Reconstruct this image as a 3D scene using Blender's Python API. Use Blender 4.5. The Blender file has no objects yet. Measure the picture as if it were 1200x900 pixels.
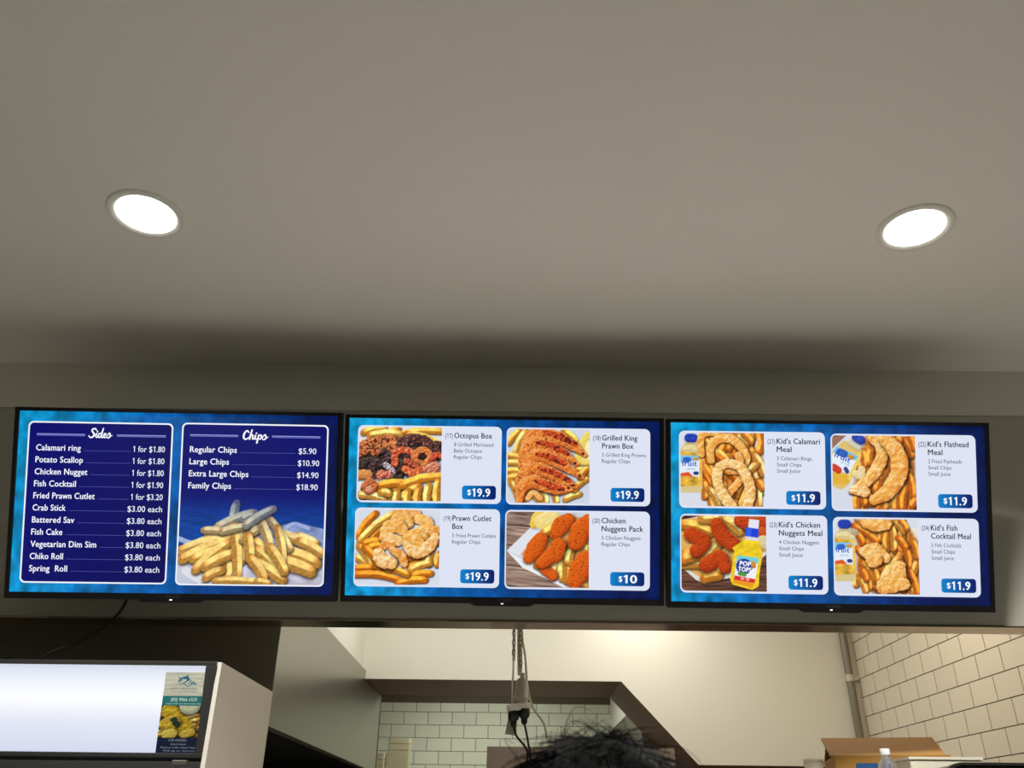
import bpy, bmesh, math, random
import numpy as np
from mathutils import Vector, Matrix

# ------------------------------------------------------------------ camera, world, light
C = bpy.context.scene
COL = C.collection
EYE = 1.55                      # camera height; heights written E+dz are relative to it


def setup_camera():
    f, pitch, roll, yaw = 990.0, math.radians(27.976), math.radians(0.682), math.radians(-0.401)
    fw = Vector((0, math.cos(pitch), math.sin(pitch)))
    up = Vector((0, -math.sin(pitch), math.cos(pitch)))
    rt = Vector((1, 0, 0))
    Z = Matrix.Rotation(-yaw, 3, 'Z')
    fw, up, rt = Z @ fw, Z @ up, Z @ rt
    r2 = math.cos(roll) * rt + math.sin(roll) * up
    u2 = math.cos(roll) * up - math.sin(roll) * rt
    cam = bpy.data.cameras.new('camera')
    cam.sensor_width = 36.0
    cam.lens = f / 1200 * 36
    cam.clip_start = 0.02
    o = bpy.data.objects.new('camera', cam)
    M = Matrix((r2, u2, -fw)).transposed().to_4x4()
    M.translation = (0, 0, EYE)
    o.matrix_world = M
    COL.objects.link(o)
    C.camera = o


setup_camera()
C.view_settings.view_transform = 'Standard'
C.view_settings.look = 'None'
C.view_settings.exposure = 0.0
C.view_settings.gamma = 1.0
C.view_settings.use_curve_mapping = False
C.camera.data.dof.use_dof = True
C.camera.data.dof.focus_distance = 2.55
C.camera.data.dof.aperture_fstop = 7.5
C.cycles.use_denoising = True
C.cycles.max_bounces = 10
C.cycles.diffuse_bounces = 6
C.cycles.sample_clamp_indirect = 6.0

world = bpy.data.worlds.new('daylight')
C.world = world
world.use_nodes = True
world.node_tree.nodes['Background'].inputs[0].default_value = (0.93, 0.97, 1.0, 1)
DAYLIGHT = 0.12
world.node_tree.nodes['Background'].inputs[1].default_value = DAYLIGHT

DOWNLIGHT = 8.0                 # radiance of the two recessed lamp diffusers
BEAM = 27.5                     # watts of each lamp's downward beam


def area(name, loc, size, power, color, sy=None, rot=(0, 0, 0), spread=180):
    l = bpy.data.lights.new(name, 'AREA')
    l.energy = power
    l.color = color
    l.size = size
    l.spread = math.radians(spread)
    if sy:
        l.shape = 'RECTANGLE'
        l.size_y = sy
    o = bpy.data.objects.new(name, l)
    o.location = loc
    o.rotation_euler = rot
    COL.objects.link(o)
    return o


# fluorescent tubes on the kitchen ceiling and in the alcove, the shop's other ceiling lamps
area('kitchen_tube', (-0.35, 4.35, 2.98), 0.9, 6.5, (1.0, 0.995, 0.95), 0.12)
area('kitchen_tube', (0.72, 4.62, 2.98), 0.25, 6.2, (1.0, 0.985, 0.91), 0.25)
area('kitchen_tube', (1.35, 3.6, 2.98), 0.5, 9.5, (1.0, 0.85, 0.71), 0.3)
area('alcove_tube', (-0.2, 6.6, 2.68), 1.0, 12.5, (0.97, 1.0, 0.89), 0.15)

# ------------------------------------------------------------------ helpers


def lin(c):
    c = np.asarray(c, dtype=float)
    return np.where(c <= 0.04045, c / 12.92, ((c + 0.055) / 1.055) ** 2.4)


def rgb(r, g, b):
    v = lin(np.array([r, g, b]) / 255.0)
    return (float(v[0]), float(v[1]), float(v[2]), 1.0)


def mat(name, color, rough=0.6, metal=0.0, noise=0.0, scale=6.0, emit=None, strength=0.0,
        trans=0.0, ior=1.45, stretch=None, bump=0.0, spec=None):
    m = bpy.data.materials.new(name)
    m.use_nodes = True
    nt = m.node_tree
    b = nt.nodes['Principled BSDF']
    b.inputs['Base Color'].default_value = color
    b.inputs['Roughness'].default_value = rough
    b.inputs['Metallic'].default_value = metal
    b.inputs['IOR'].default_value = ior
    if spec is not None:
        b.inputs['Specular IOR Level'].default_value = spec
    if trans:
        b.inputs['Transmission Weight'].default_value = trans
    if emit:
        b.inputs['Emission Color'].default_value = emit
        b.inputs['Emission Strength'].default_value = strength
    if noise or bump:
        tc = nt.nodes.new('ShaderNodeTexCoord')
        mp = nt.nodes.new('ShaderNodeMapping')
        if stretch:
            mp.inputs['Scale'].default_value = stretch
        nz = nt.nodes.new('ShaderNodeTexNoise')
        nz.inputs['Scale'].default_value = scale
        nz.inputs['Detail'].default_value = 4
        nt.links.new(tc.outputs['Object'], mp.inputs[0])
        nt.links.new(mp.outputs[0], nz.inputs['Vector'])
        if noise:
            mx = nt.nodes.new('ShaderNodeMix')
            mx.data_type = 'RGBA'
            mx.inputs[6].default_value = tuple(max(0, c * (1 - noise)) for c in color[:3]) + (1,)
            mx.inputs[7].default_value = tuple(min(1, c * (1 + noise)) for c in color[:3]) + (1,)
            nt.links.new(nz.outputs['Fac'], mx.inputs[0])
            nt.links.new(mx.outputs[2], b.inputs['Base Color'])
        if bump:
            bp = nt.nodes.new('ShaderNodeBump')
            bp.inputs['Strength'].default_value = bump
            bp.inputs['Distance'].default_value = 0.01
            nt.links.new(nz.outputs['Fac'], bp.inputs['Height'])
            nt.links.new(bp.outputs[0], b.inputs['Normal'])
    return m


def tile_mat(name, axis, du, dv, color, grout):
    m = mat(name, color, 0.22)
    nt = m.node_tree
    b = nt.nodes['Principled BSDF']
    tc = nt.nodes.new('ShaderNodeTexCoord')
    sp = nt.nodes.new('ShaderNodeSeparateXYZ')
    cb = nt.nodes.new('ShaderNodeCombineXYZ')
    au = nt.nodes.new('ShaderNodeMath')
    au.inputs[1].default_value = du
    av = nt.nodes.new('ShaderNodeMath')
    av.inputs[1].default_value = dv
    br = nt.nodes.new('ShaderNodeTexBrick')
    br.inputs['Scale'].default_value = 1.0
    br.inputs['Brick Width'].default_value = 0.2
    br.inputs['Row Height'].default_value = 0.1
    br.inputs['Mortar Size'].default_value = 0.0022
    br.inputs['Mortar Smooth'].default_value = 0.1
    br.inputs['Color1'].default_value = color
    br.inputs['Color2'].default_value = tuple(c * 0.93 for c in color[:3]) + (1,)
    br.inputs['Mortar'].default_value = grout
    bp = nt.nodes.new('ShaderNodeBump')
    bp.inputs['Strength'].default_value = 0.4
    bp.inputs['Distance'].default_value = 0.002
    bp.invert = True
    L = nt.links.new
    L(tc.outputs['Object'], sp.inputs[0])
    L(sp.outputs[axis], au.inputs[0])
    L(sp.outputs['Z'], av.inputs[0])
    L(au.outputs[0], cb.inputs[0])
    L(av.outputs[0], cb.inputs[1])
    L(cb.outputs[0], br.inputs['Vector'])
    L(br.outputs['Color'], b.inputs['Base Color'])
    L(br.outputs['Fac'], bp.inputs['Height'])
    L(bp.outputs[0], b.inputs['Normal'])
    return m


def attr_mat(name, glow):
    """colour read from the mesh's colour attribute: a lit display (glow) or printed paper"""
    m = bpy.data.materials.new(name)
    m.use_nodes = True
    nt = m.node_tree
    b = nt.nodes['Principled BSDF']
    at = nt.nodes.new('ShaderNodeVertexColor')
    at.layer_name = 'Col'
    if glow:
        b.inputs['Base Color'].default_value = (0.004, 0.004, 0.004, 1)
        b.inputs['Roughness'].default_value = 0.35
        b.inputs['Specular IOR Level'].default_value = 0.2
        nt.links.new(at.outputs[0], b.inputs['Emission Color'])
        b.inputs['Emission Strength'].default_value = glow
    else:
        b.inputs['Roughness'].default_value = 0.5
        nt.links.new(at.outputs[0], b.inputs['Base Color'])
        tr = nt.nodes.new('ShaderNodeBsdfTranslucent')      # thin paper lets the sign's light through
        mx = nt.nodes.new('ShaderNodeMixShader')
        mx.inputs[0].default_value = 0.35
        nt.links.new(at.outputs[0], tr.inputs[0])
        nt.links.new(b.outputs[0], mx.inputs[1])
        nt.links.new(tr.outputs[0], mx.inputs[2])
        nt.links.new(mx.outputs[0], nt.nodes['Material Output'].inputs[0])
    return m


def bm_box(bm, x0, x1, y0, y1, z0, z1, bev=0.0, M=None):
    r = bmesh.ops.create_cube(bm, size=1.0)
    vs = r['verts']
    for v in vs:
        v.co = Vector((x0 + (v.co.x + .5) * (x1 - x0), y0 + (v.co.y + .5) * (y1 - y0), z0 + (v.co.z + .5) * (z1 - z0)))
    if bev:
        es = list({e for v in vs for e in v.link_edges})
        rr = bmesh.ops.bevel(bm, geom=es, offset=bev, segments=2, affect='EDGES', profile=0.6)
        vs = list({v for f in rr['faces'] for v in f.verts} | {v for v in vs if v.is_valid})
    if M is not None:
        for v in vs:
            v.co = M @ v.co
    return vs


def bm_prism(bm, poly, a0, a1, axis='y'):
    """closed outline extruded along an axis; poly = (x,z) for y, (y,z) for x, (x,y) for z"""
    def P(p, a):
        return {'y': (p[0], a, p[1]), 'x': (a, p[0], p[1]), 'z': (p[0], p[1], a)}[axis]
    A = [bm.verts.new(P(p, a0)) for p in poly]
    B = [bm.verts.new(P(p, a1)) for p in poly]
    n = len(poly)
    bm.faces.new(A)
    bm.faces.new(B[::-1])
    for i in range(n):
        bm.faces.new((A[i], B[i], B[(i + 1) % n], A[(i + 1) % n]))
    bmesh.ops.recalc_face_normals(bm, faces=bm.faces[:])


def bm_lathe(bm, prof, seg=32, loc=(0, 0, 0), M=None, sx=1.0, sy=1.0):
    rings = []
    for r, z in prof:
        ring = []
        if r < 1e-6:
            ring = [bm.verts.new((0, 0, z))] * seg
        else:
            for k in range(seg):
                a = 2 * math.pi * k / seg
                ring.append(bm.verts.new((r * sx * math.cos(a), r * sy * math.sin(a), z)))
        rings.append(ring)
    vs = []
    for A, B in zip(rings, rings[1:]):
        for k in range(seg):
            q = []
            for v in (A[k], A[(k + 1) % seg], B[(k + 1) % seg], B[k]):
                if v not in q:
                    q.append(v)
            if len(q) >= 3:
                try:
                    bm.faces.new(q)
                except ValueError:
                    pass
    for ring in rings:
        vs += ring
    vs = list(dict.fromkeys(vs))
    for v in vs:
        if M is not None:
            v.co = M @ v.co
        v.co = v.co + Vector(loc)
    return vs


def catmull(P, n=6):
    P = [np.array(p, float) for p in P]
    if len(P) < 3:
        return [P[0] + (P[-1] - P[0]) * t for t in np.linspace(0, 1, n + 1)]
    Q = [2 * P[0] - P[1]] + P + [2 * P[-1] - P[-2]]
    out = []
    for i in range(1, len(Q) - 2):
        a, b, c, d = Q[i - 1:i + 3]
        for t in np.linspace(0, 1, n, endpoint=False):
            out.append(0.5 * (2 * b + (c - a) * t + (2 * a - 5 * b + 4 * c - d) * t * t + (3 * b - a - 3 * c + d) * t ** 3))
    out.append(P[-1])
    return out


def bm_tube(bm, pts, r, seg=8, smooth=6, r_end=None):
    pp = [Vector(tuple(map(float, p))) for p in (catmull(pts, smooth) if smooth else pts)]
    n = len(pp)
    rings = []
    ref = Vector((0.31, 0.22, 0.93))
    for i, p in enumerate(pp):
        t = (pp[min(i + 1, n - 1)] - pp[max(i - 1, 0)]).normalized()
        if i == 0 and abs(t.normalized().dot(ref.normalized())) > 0.9:
            ref = Vector((1, 0.1, 0.05))
        u = t.cross(ref).normalized()
        w = t.cross(u)
        ref = -w if w.dot(ref) < 0 else w       # carry the frame along the path
        rr = r if r_end is None else r + (r_end - r) * i / (n - 1)
        rings.append([bm.verts.new(p + rr * (math.cos(2 * math.pi * k / seg) * u + math.sin(2 * math.pi * k / seg) * w)) for k in range(seg)])
    for A, B in zip(rings, rings[1:]):
        for k in range(seg):
            bm.faces.new((A[k], A[(k + 1) % seg], B[(k + 1) % seg], B[k]))
    bm.faces.new(rings[0][::-1])
    bm.faces.new(rings[-1])


def obj(name, bm, m, parent=None, smooth=False, loc=None):
    me = bpy.data.meshes.new(name)
    bmesh.ops.recalc_face_normals(bm, faces=bm.faces[:])
    bm.to_mesh(me)
    bm.free()
    for mm in (m if isinstance(m, (list, tuple)) else [m]):
        me.materials.append(mm)
    if smooth:
        me.polygons.foreach_set('use_smooth', [True] * len(me.polygons))
        if hasattr(me, 'set_sharp_from_angle'):
            me.set_sharp_from_angle(angle=math.radians(35))
    o = bpy.data.objects.new(name, me)
    COL.objects.link(o)
    if parent:
        o.parent = parent
    if loc:
        o.location = loc
    return o


def tag(o, label, cat, group=None):
    o['label'] = label
    o['category'] = cat
    if group:
        o['group'] = group
    return o


def thing(name, label, cat, loc=(0, 0, 0), rz=0.0, group=None):
    o = bpy.data.objects.new(name, None)
    o.empty_display_size = 0.05
    o.location = loc
    o.rotation_euler = (0, 0, rz)
    COL.objects.link(o)
    return tag(o, label, cat, group)


def struct(name, bm, m, smooth=False):
    o = obj(name, bm, m, None, smooth)
    o['kind'] = 'structure'
    return o


def copy_tree(o, parent=None):
    c = o.copy()
    COL.objects.link(c)
    c.parent = parent
    for ch in o.children:
        copy_tree(ch, c)
    return c


def boxes(*bs, bev=0.0):
    bm = bmesh.new()
    for b in bs:
        bm_box(bm, *b, bev=bev)
    return bm


E = EYE
# ------------------------------------------------------------------ materials
M_ceil = mat('ceiling paint', rgb(232, 229, 220), 0.75, noise=0.02, scale=2.0)
M_fascia = mat('shade-toned fascia', rgb(166, 164, 150), 0.45, noise=0.03, scale=3.0)  # lower panel colour darkened to stand in for shade around the screens
M_fascia_up = mat('upper fascia untoned', rgb(212, 210, 196), 0.6, noise=0.03, scale=3.0)  # same fascia, without the shade darkening of the lower panel
M_dark = mat('dark gap', rgb(22, 21, 19), 0.8, noise=0.1)
M_white = mat('cream wall paint', rgb(241, 239, 225), 0.6, noise=0.02, scale=1.5)
M_wall = mat('shop wall paint', rgb(215, 210, 198), 0.7, noise=0.03)
M_floor = mat('floor tile', rgb(196, 192, 184), 0.45, noise=0.08, scale=3.0)
M_steel = mat('brushed steel', rgb(168, 162, 150), 0.36, 1.0, noise=0.06, scale=8.0, stretch=(1, 1, 30), bump=0.02)
M_steel_soft = mat('dull steel', rgb(150, 142, 132), 0.5, 1.0, noise=0.06, scale=8.0, stretch=(30, 1, 1))
M_strip = mat('steel edge strip', rgb(190, 172, 152), 0.18, 1.0, noise=0.12, scale=3.0)
M_soffit = mat('brown metal soffit', rgb(122, 88, 62), 0.5, 0.2, noise=0.06, scale=4.0)
M_black = mat('black plastic', rgb(18, 18, 19), 0.4, noise=0.05)
M_bezel = mat('black bezel', rgb(14, 14, 15), 0.28, noise=0.05)
M_filter = mat('greasy black filter', rgb(16, 15, 13), 0.7, noise=0.2, scale=40)
T_back = tile_mat('white brick tile', 'X', 0.115, -0.031, rgb(232, 234, 214), rgb(52, 52, 42))
T_right = tile_mat('white brick tile, right', 'Y', -0.122, -0.041, rgb(236, 228, 208), rgb(44, 36, 28))
# ------------------------------------------------------------------ the setting
XW = 3.4          # half width of the shop
YR = -4.2         # shop front behind the camera
CEIL = E + 1.46
bm = boxes((-XW - .1, XW + .1, YR - .1, 7.7, -0.1, 0))
struct('floor', bm, M_floor)
bm = boxes((-XW - .1, XW + .1, YR - .1, 7.7, CEIL, CEIL + .1))
struct('ceiling', bm, M_ceil)
struct('wall_left', boxes((-XW - .1, -XW, YR, 7.6, 0, CEIL)), M_wall)
struct('wall_right', boxes((XW, XW + .1, YR, 2.62, 0, CEIL)), M_wall)
# shop front behind the camera: piers, sill and glass
struct('wall_rear', boxes((-XW, -2.9, YR - .1, YR, 0, CEIL), (2.9, XW, YR - .1, YR, 0, CEIL),
                          (-2.9, 2.9, YR - .1, YR, 2.7, CEIL), (-2.9, 2.9, YR - .1, YR, 0, .12)), M_wall)
# fascia over the counter: two panels with a fine joint, the lower coloured darker for shade
FB = E + 0.566
FJ = E + 1.283
struct('wall_front', boxes((-XW, XW, 2.62, 2.70, FB + .006, FJ - .0015), bev=0), M_fascia)
struct('wall_front_upper', boxes((-XW, XW, 2.622, 2.70, FJ + .0015, CEIL)), M_fascia_up)
struct('trim_1', boxes((-XW, XW, 2.627, 2.695, FJ - .0015, FJ + .0015)), M_dark)
struct('trim_2', boxes((-XW, XW, 2.625, 2.70, FB + .003, FB + .006)), M_dark)
struct('trim_3', boxes((-XW, XW, 2.615, 2.712, FB, FB + .003)), M_strip)
# kitchen behind
struct('wall_kitchen_right', boxes((1.957, 2.05, 2.70, 5.76, 0, CEIL)), T_right)
struct('wall_kitchen_left', boxes((-2.6, -0.872, 3.14, 5.053, E + .816, CEIL)), M_white)
bm = bmesh.new()
KZ = [(-2.6, E + .769), (.608, E + .769), (1.010, E + .338), (1.957, E + .338), (1.957, CEIL), (-2.6, CEIL)]
bm_prism(bm, KZ, 5.053, 5.06)
struct('wall_kitchen_back', bm, M_white)
bm = bmesh.new()
bm_prism(bm, KZ, 5.06, 5.70)
struct('wall_kitchen_soffit', bm, M_soffit)
struct('wall_kitchen_low', boxes((1.02, 1.957, 5.70, 5.76, 0, E + .4)), M_soffit)
struct('wall_alcove_back', boxes((-2.6, .9, 7.485, 7.58, 0, E + .951)), T_back)
struct('wall_alcove_top', boxes((-2.6, .9, 7.485, 7.58, E + .951, E + 1.22)), mat('olive band paint', rgb(96, 84, 64), .6, noise=.04))
struct('wall_alcove_right', boxes((.80, .9, 5.70, 7.485, E + .752, E + 1.2)), M_white)
struct('wall_alcove_right_cladding', boxes((.80, .9, 5.70, 7.485, 0, E + .752)), M_steel_soft)
struct('ceiling_alcove', boxes((-2.6, .9, 5.70, 7.58, E + 1.2, E + 1.25)), M_white)
struct('wall_hood_back', boxes((-2.6, -.857, 5.695, 5.76, 0, E + .76)), M_filter)
# corner trim strip beside the right wall tiles
struct('trim_4', boxes((1.925, 1.957, 5.035, 5.053, E + .3, CEIL)), mat('corner bead', rgb(214, 204, 184), .5, noise=.05))
# ------------------------------------------------------------------ display pictures


def hash2(ix, iy, seed):
    n = (ix * 374761393 + iy * 668265263 + seed * 1274126177) & 0x7fffffff
    n = ((n ^ (n >> 13)) * 1274126177) & 0x7fffffff
    return ((n ^ (n >> 16)) & 0xffff) / 65535.0


def vnoise(x, y, seed=0):
    ix = np.floor(x).astype(np.int64)
    iy = np.floor(y).astype(np.int64)
    fx = x - ix
    fy = y - iy
    fx = fx * fx * (3 - 2 * fx)
    fy = fy * fy * (3 - 2 * fy)
    a = hash2(ix, iy, seed)
    b = hash2(ix + 1, iy, seed)
    c = hash2(ix, iy + 1, seed)
    d = hash2(ix + 1, iy + 1, seed)
    return (a * (1 - fx) + b * fx) * (1 - fy) + (c * (1 - fx) + d * fx) * fy


def fbm(x, y, seed=0, o=3):
    s = 0
    a = 0.5
    for k in range(o):
        s = s + a * vnoise(x * 2 ** k, y * 2 ** k, seed + k)
        a *= 0.5
    return s / (1 - 0.5 ** o)


def sst(a, b, x):
    t = np.clip((x - a) / (b - a), 0, 1)
    return t * t * (3 - 2 * t)


class Paint:
    """a picture painted in the coordinates of a view box (x0,x1,y0,y1 with y downwards)"""

    def __init__(s, box, w, h, bg):
        s.x0, s.x1, s.y0, s.y1 = box
        s.w, s.h = w, h
        s.X, s.Y = np.meshgrid(np.linspace(s.x0, s.x1, w), np.linspace(s.y0, s.y1, h))
        s.px = (s.x1 - s.x0) / (w - 1)
        s.I = np.zeros((h, w, 3))
        s.I[:] = np.array(bg) / 255.0
        s.rs = np.random.RandomState(int(abs(box[0]) + box[1] * 3))
        s.seed = 1

    def _dist(s, pts, rad):
        P = np.array(catmull([tuple(p) + (0,) for p in pts], 6))[:, :2]
        R = np.interp(np.linspace(0, 1, len(P)), np.linspace(0, 1, len(rad)), rad)
        best = np.full(s.X.shape, 1e9)
        bs = np.zeros(s.X.shape)
        bt = np.zeros(s.X.shape)
        br = np.ones(s.X.shape)
        n = len(P) - 1
        for i in range(n):
            a, b = P[i], P[i + 1]
            d = b - a
            L2 = d @ d + 1e-9
            t = np.clip(((s.X - a[0]) * d[0] + (s.Y - a[1]) * d[1]) / L2, 0, 1)
            dx = s.X - (a[0] + t * d[0])
            dy = s.Y - (a[1] + t * d[1])
            r = R[i] + (R[i + 1] - R[i]) * t
            q = np.hypot(dx, dy) / r
            m = q < best
            best = np.where(m, q, best)
            br = np.where(m, r, br)
            bs = np.where(m, dx, bs)
            bt = np.where(m, dy, bt)
        return best, bs / br, bt / br, br

    def _relief(s, gscale):
        o = gscale * .16
        a = fbm((s.X - o * .6) / gscale, (s.Y - o) / gscale, s.seed + 3, 4)
        b = fbm((s.X + o * .6) / gscale, (s.Y + o) / gscale, s.seed + 3, 4)
        return np.clip((b - a) * 5.0, -1, 1) * .8 + (b - .5) * .8

    def blend(s, a, col):
        s.I += (col - s.I) * a[..., None]

    def stroke(s, pts, r, col, dark=None, rough=0.0, grain=0.12, gscale=18.0, flat=0.0, shadow=0.45,
               hi=0.25, light=(-0.5, -0.75), speck=None):
        rad = r if isinstance(r, (list, tuple)) else [r]
        rad = [float(v) for v in rad]
        if len(rad) == 1:
            rad = rad * 2
        s.seed += 7
        q, nx, ny, br = s._dist(pts, rad)
        if rough:
            q = q * (1 + rough * (fbm(s.X / gscale, s.Y / gscale, s.seed) - 0.5) * 2)
        if shadow:
            ln = np.hypot(nx, ny) + 1e-6
            side = np.clip(.5 - (nx * light[0] + ny * light[1]) / ln, 0, 1)
            sh = sst(1.6, 0.8, q) * side
            s.I *= (1 - 1.5 * shadow * sh * np.array([.85, .95, 1.0])[:, None, None]).transpose(1, 2, 0) if False else (1 - min(1, 1.5 * shadow) * sh)[..., None]
        e = s.px / br
        a = sst(1 + e * .7, 1 - e * .7, q)
        col = np.array(col) / 255.0
        dark = col * np.array([.62, .48, .34]) if dark is None else np.array(dark) / 255.0
        qq = np.clip(q, 0, 1)
        prof = np.where(qq < flat, 0, (qq - flat) / (1 - flat + 1e-6))
        lam = np.clip(-(nx * light[0] + ny * light[1]) * 0 + (nx * light[0] + ny * light[1]) * prof, -1, 1)
        shade = np.clip(0.78 - 0.25 * prof ** 3 + 0.42 * lam, 0, 1)
        g = s._relief(gscale)
        shade = np.clip(shade + grain * g * 1.6, 0, 1.15)
        c = dark + (col - dark) * shade[..., None]
        c = c + (hi * np.clip(lam, 0, 1) ** 2 + hi * .4 * np.clip(g, 0, 1))[..., None] * (np.array([1, .95, .8]) - c)
        if speck is not None:
            v = vnoise(s.X / speck[1], s.Y / speck[1], s.seed + 9)
            k = sst(speck[2], speck[2] + .12, v) * speck[3]
            c = c + (np.array(speck[0]) / 255.0 - c) * k[..., None]
        s.blend(a, np.clip(c, 0, 1))

    def poly(s, pts, col, soft=1.0):
        inside = np.zeros(s.X.shape, bool)
        dmin = np.full(s.X.shape, 1e9)
        n = len(pts)
        for i in range(n):
            (xa, ya), (xb, yb) = pts[i], pts[(i + 1) % n]
            c = ((ya > s.Y) != (yb > s.Y)) & (s.X < (xb - xa) * (s.Y - ya) / (yb - ya + 1e-9) + xa)
            inside ^= c
            dx, dy = xb - xa, yb - ya
            t = np.clip(((s.X - xa) * dx + (s.Y - ya) * dy) / (dx * dx + dy * dy + 1e-9), 0, 1)
            dmin = np.minimum(dmin, np.hypot(s.X - xa - t * dx, s.Y - ya - t * dy))
        sd = np.where(inside, -dmin, dmin)
        a = sst(s.px * .7 * soft, -s.px * .7 * soft, sd)
        if callable(col):
            c = col(s.X, s.Y)
        else:
            c = np.array(col) / 255.0
        s.blend(a, c)

    def fry(s, a, b, r, col=(240, 175, 70), bend=0.06, side=None, veil=1.0):
        """a cut potato chip: lit top face, darker side face, browned ends"""
        s.seed += 5
        a, b = np.array(a, float), np.array(b, float)
        if b[0] < a[0]:
            a, b = b, a
        d = b - a
        n = np.array([d[1], -d[0]]) / (np.hypot(*d) + 1e-9)     # towards the top of the picture
        m = (a + b) / 2 + n * np.hypot(*d) * bend
        col = np.array(col, float)
        dk = col * np.array([.86, .68, .42]) if side is None else np.array(side, float)
        s.stroke([a - n * r * .3, m - n * r * .3, b - n * r * .3], [r * .95, r * 1.05, r * .9], dk, dk * .5, flat=.3, grain=.15, gscale=14, hi=0, shadow=.5)

        def face(c0, gain):
            c0 = np.array(c0) / 255.0

            def f(X, Y):
                g = fbm(X / 26, Y / 26, s.seed, 4)
                k = fbm(X / 9, Y / 9, s.seed + 2, 2)
                e = np.clip(((X - a[0]) * d[0] + (Y - a[1]) * d[1]) / (d @ d + 1e-9), 0, 1)
                tip = sst(.12, 0, e) + sst(.88, 1, e)
                c = c0 * (.80 + gain * g + .12 * k)[..., None]
                return np.clip(c * (1 - np.array([.10, .28, .42]) * (tip * .8)[..., None]), 0, 1)
            return f
        w = r * .92
        up, lo = .95, -.22
        P = [a + n * w * up * .85, (a + m) / 2 + n * w * up, m + n * w * up, (b + m) / 2 + n * w * up, b + n * w * up * .8,
             b + d / np.hypot(*d) * r * .25 + n * w * .25, b + n * w * lo, (b + m) / 2 + n * w * lo, m + n * w * lo, (a + m) / 2 + n * w * lo, a + n * w * lo,
             a - d / np.hypot(*d) * r * .25 + n * w * .3]
        s.poly([tuple(p) for p in P], face(np.minimum(col * 1.03 + 4, 255), .42), soft=2.2)

    def pile(s, n, box, L, r, cols, ang=(0, 180)):
        for k in range(n):
            x = s.rs.uniform(box[0], box[1])
            y = s.rs.uniform(box[2], box[3])
            t = math.radians(s.rs.uniform(*ang))
            l = L * s.rs.uniform(.7, 1.15)
            dx, dy = math.cos(t) * l / 2, math.sin(t) * l / 2
            c = np.array(cols[s.rs.randint(len(cols))]) * s.rs.uniform(.92, 1.04)
            s.fry((x - dx, y - dy), (x + dx, y + dy), r * s.rs.uniform(.8, 1.15), np.clip(c, 0, 255), s.rs.uniform(-.1, .1))

    def wood(s, base, dark, period, slope):
        v = s.Y + slope * (s.X - s.x0)
        g = fbm(s.X / 160, v / 9.0, 5, 4)
        p = np.abs(((v / period) % 1.0) - .5)
        k = np.clip(g * 1.3 - .15, 0, 1)
        c = np.array(dark) / 255.0 + (np.array(base) - np.array(dark))[None, None, :] / 255.0 * k[..., None]
        c *= (1 - .5 * sst(.44, .5, p))[..., None]
        s.I[:] = c

    def round_mask(s, rx, col, corners):
        """card colour outside rounded corners; rx in view-box units"""
        col = np.array(col) / 255.0
        for (cx, cy) in corners:
            x = s.x0 + rx if cx == 0 else s.x1 - rx
            y = s.y0 + rx if cy == 0 else s.y1 - rx
            m = ((s.X < x) if cx == 0 else (s.X > x)) & ((s.Y < y) if cy == 0 else (s.Y > y))
            d = np.hypot(s.X - x, s.Y - y)
            a = np.where(m, sst(rx - s.px, rx + s.px, d), 0)
            s.blend(a, col)


GOLD = [(244, 188, 84), (236, 160, 58), (250, 206, 112), (228, 140, 44)]
PALE = [(250, 218, 128), (246, 200, 96), (252, 226, 150), (240, 184, 84)]


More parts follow.
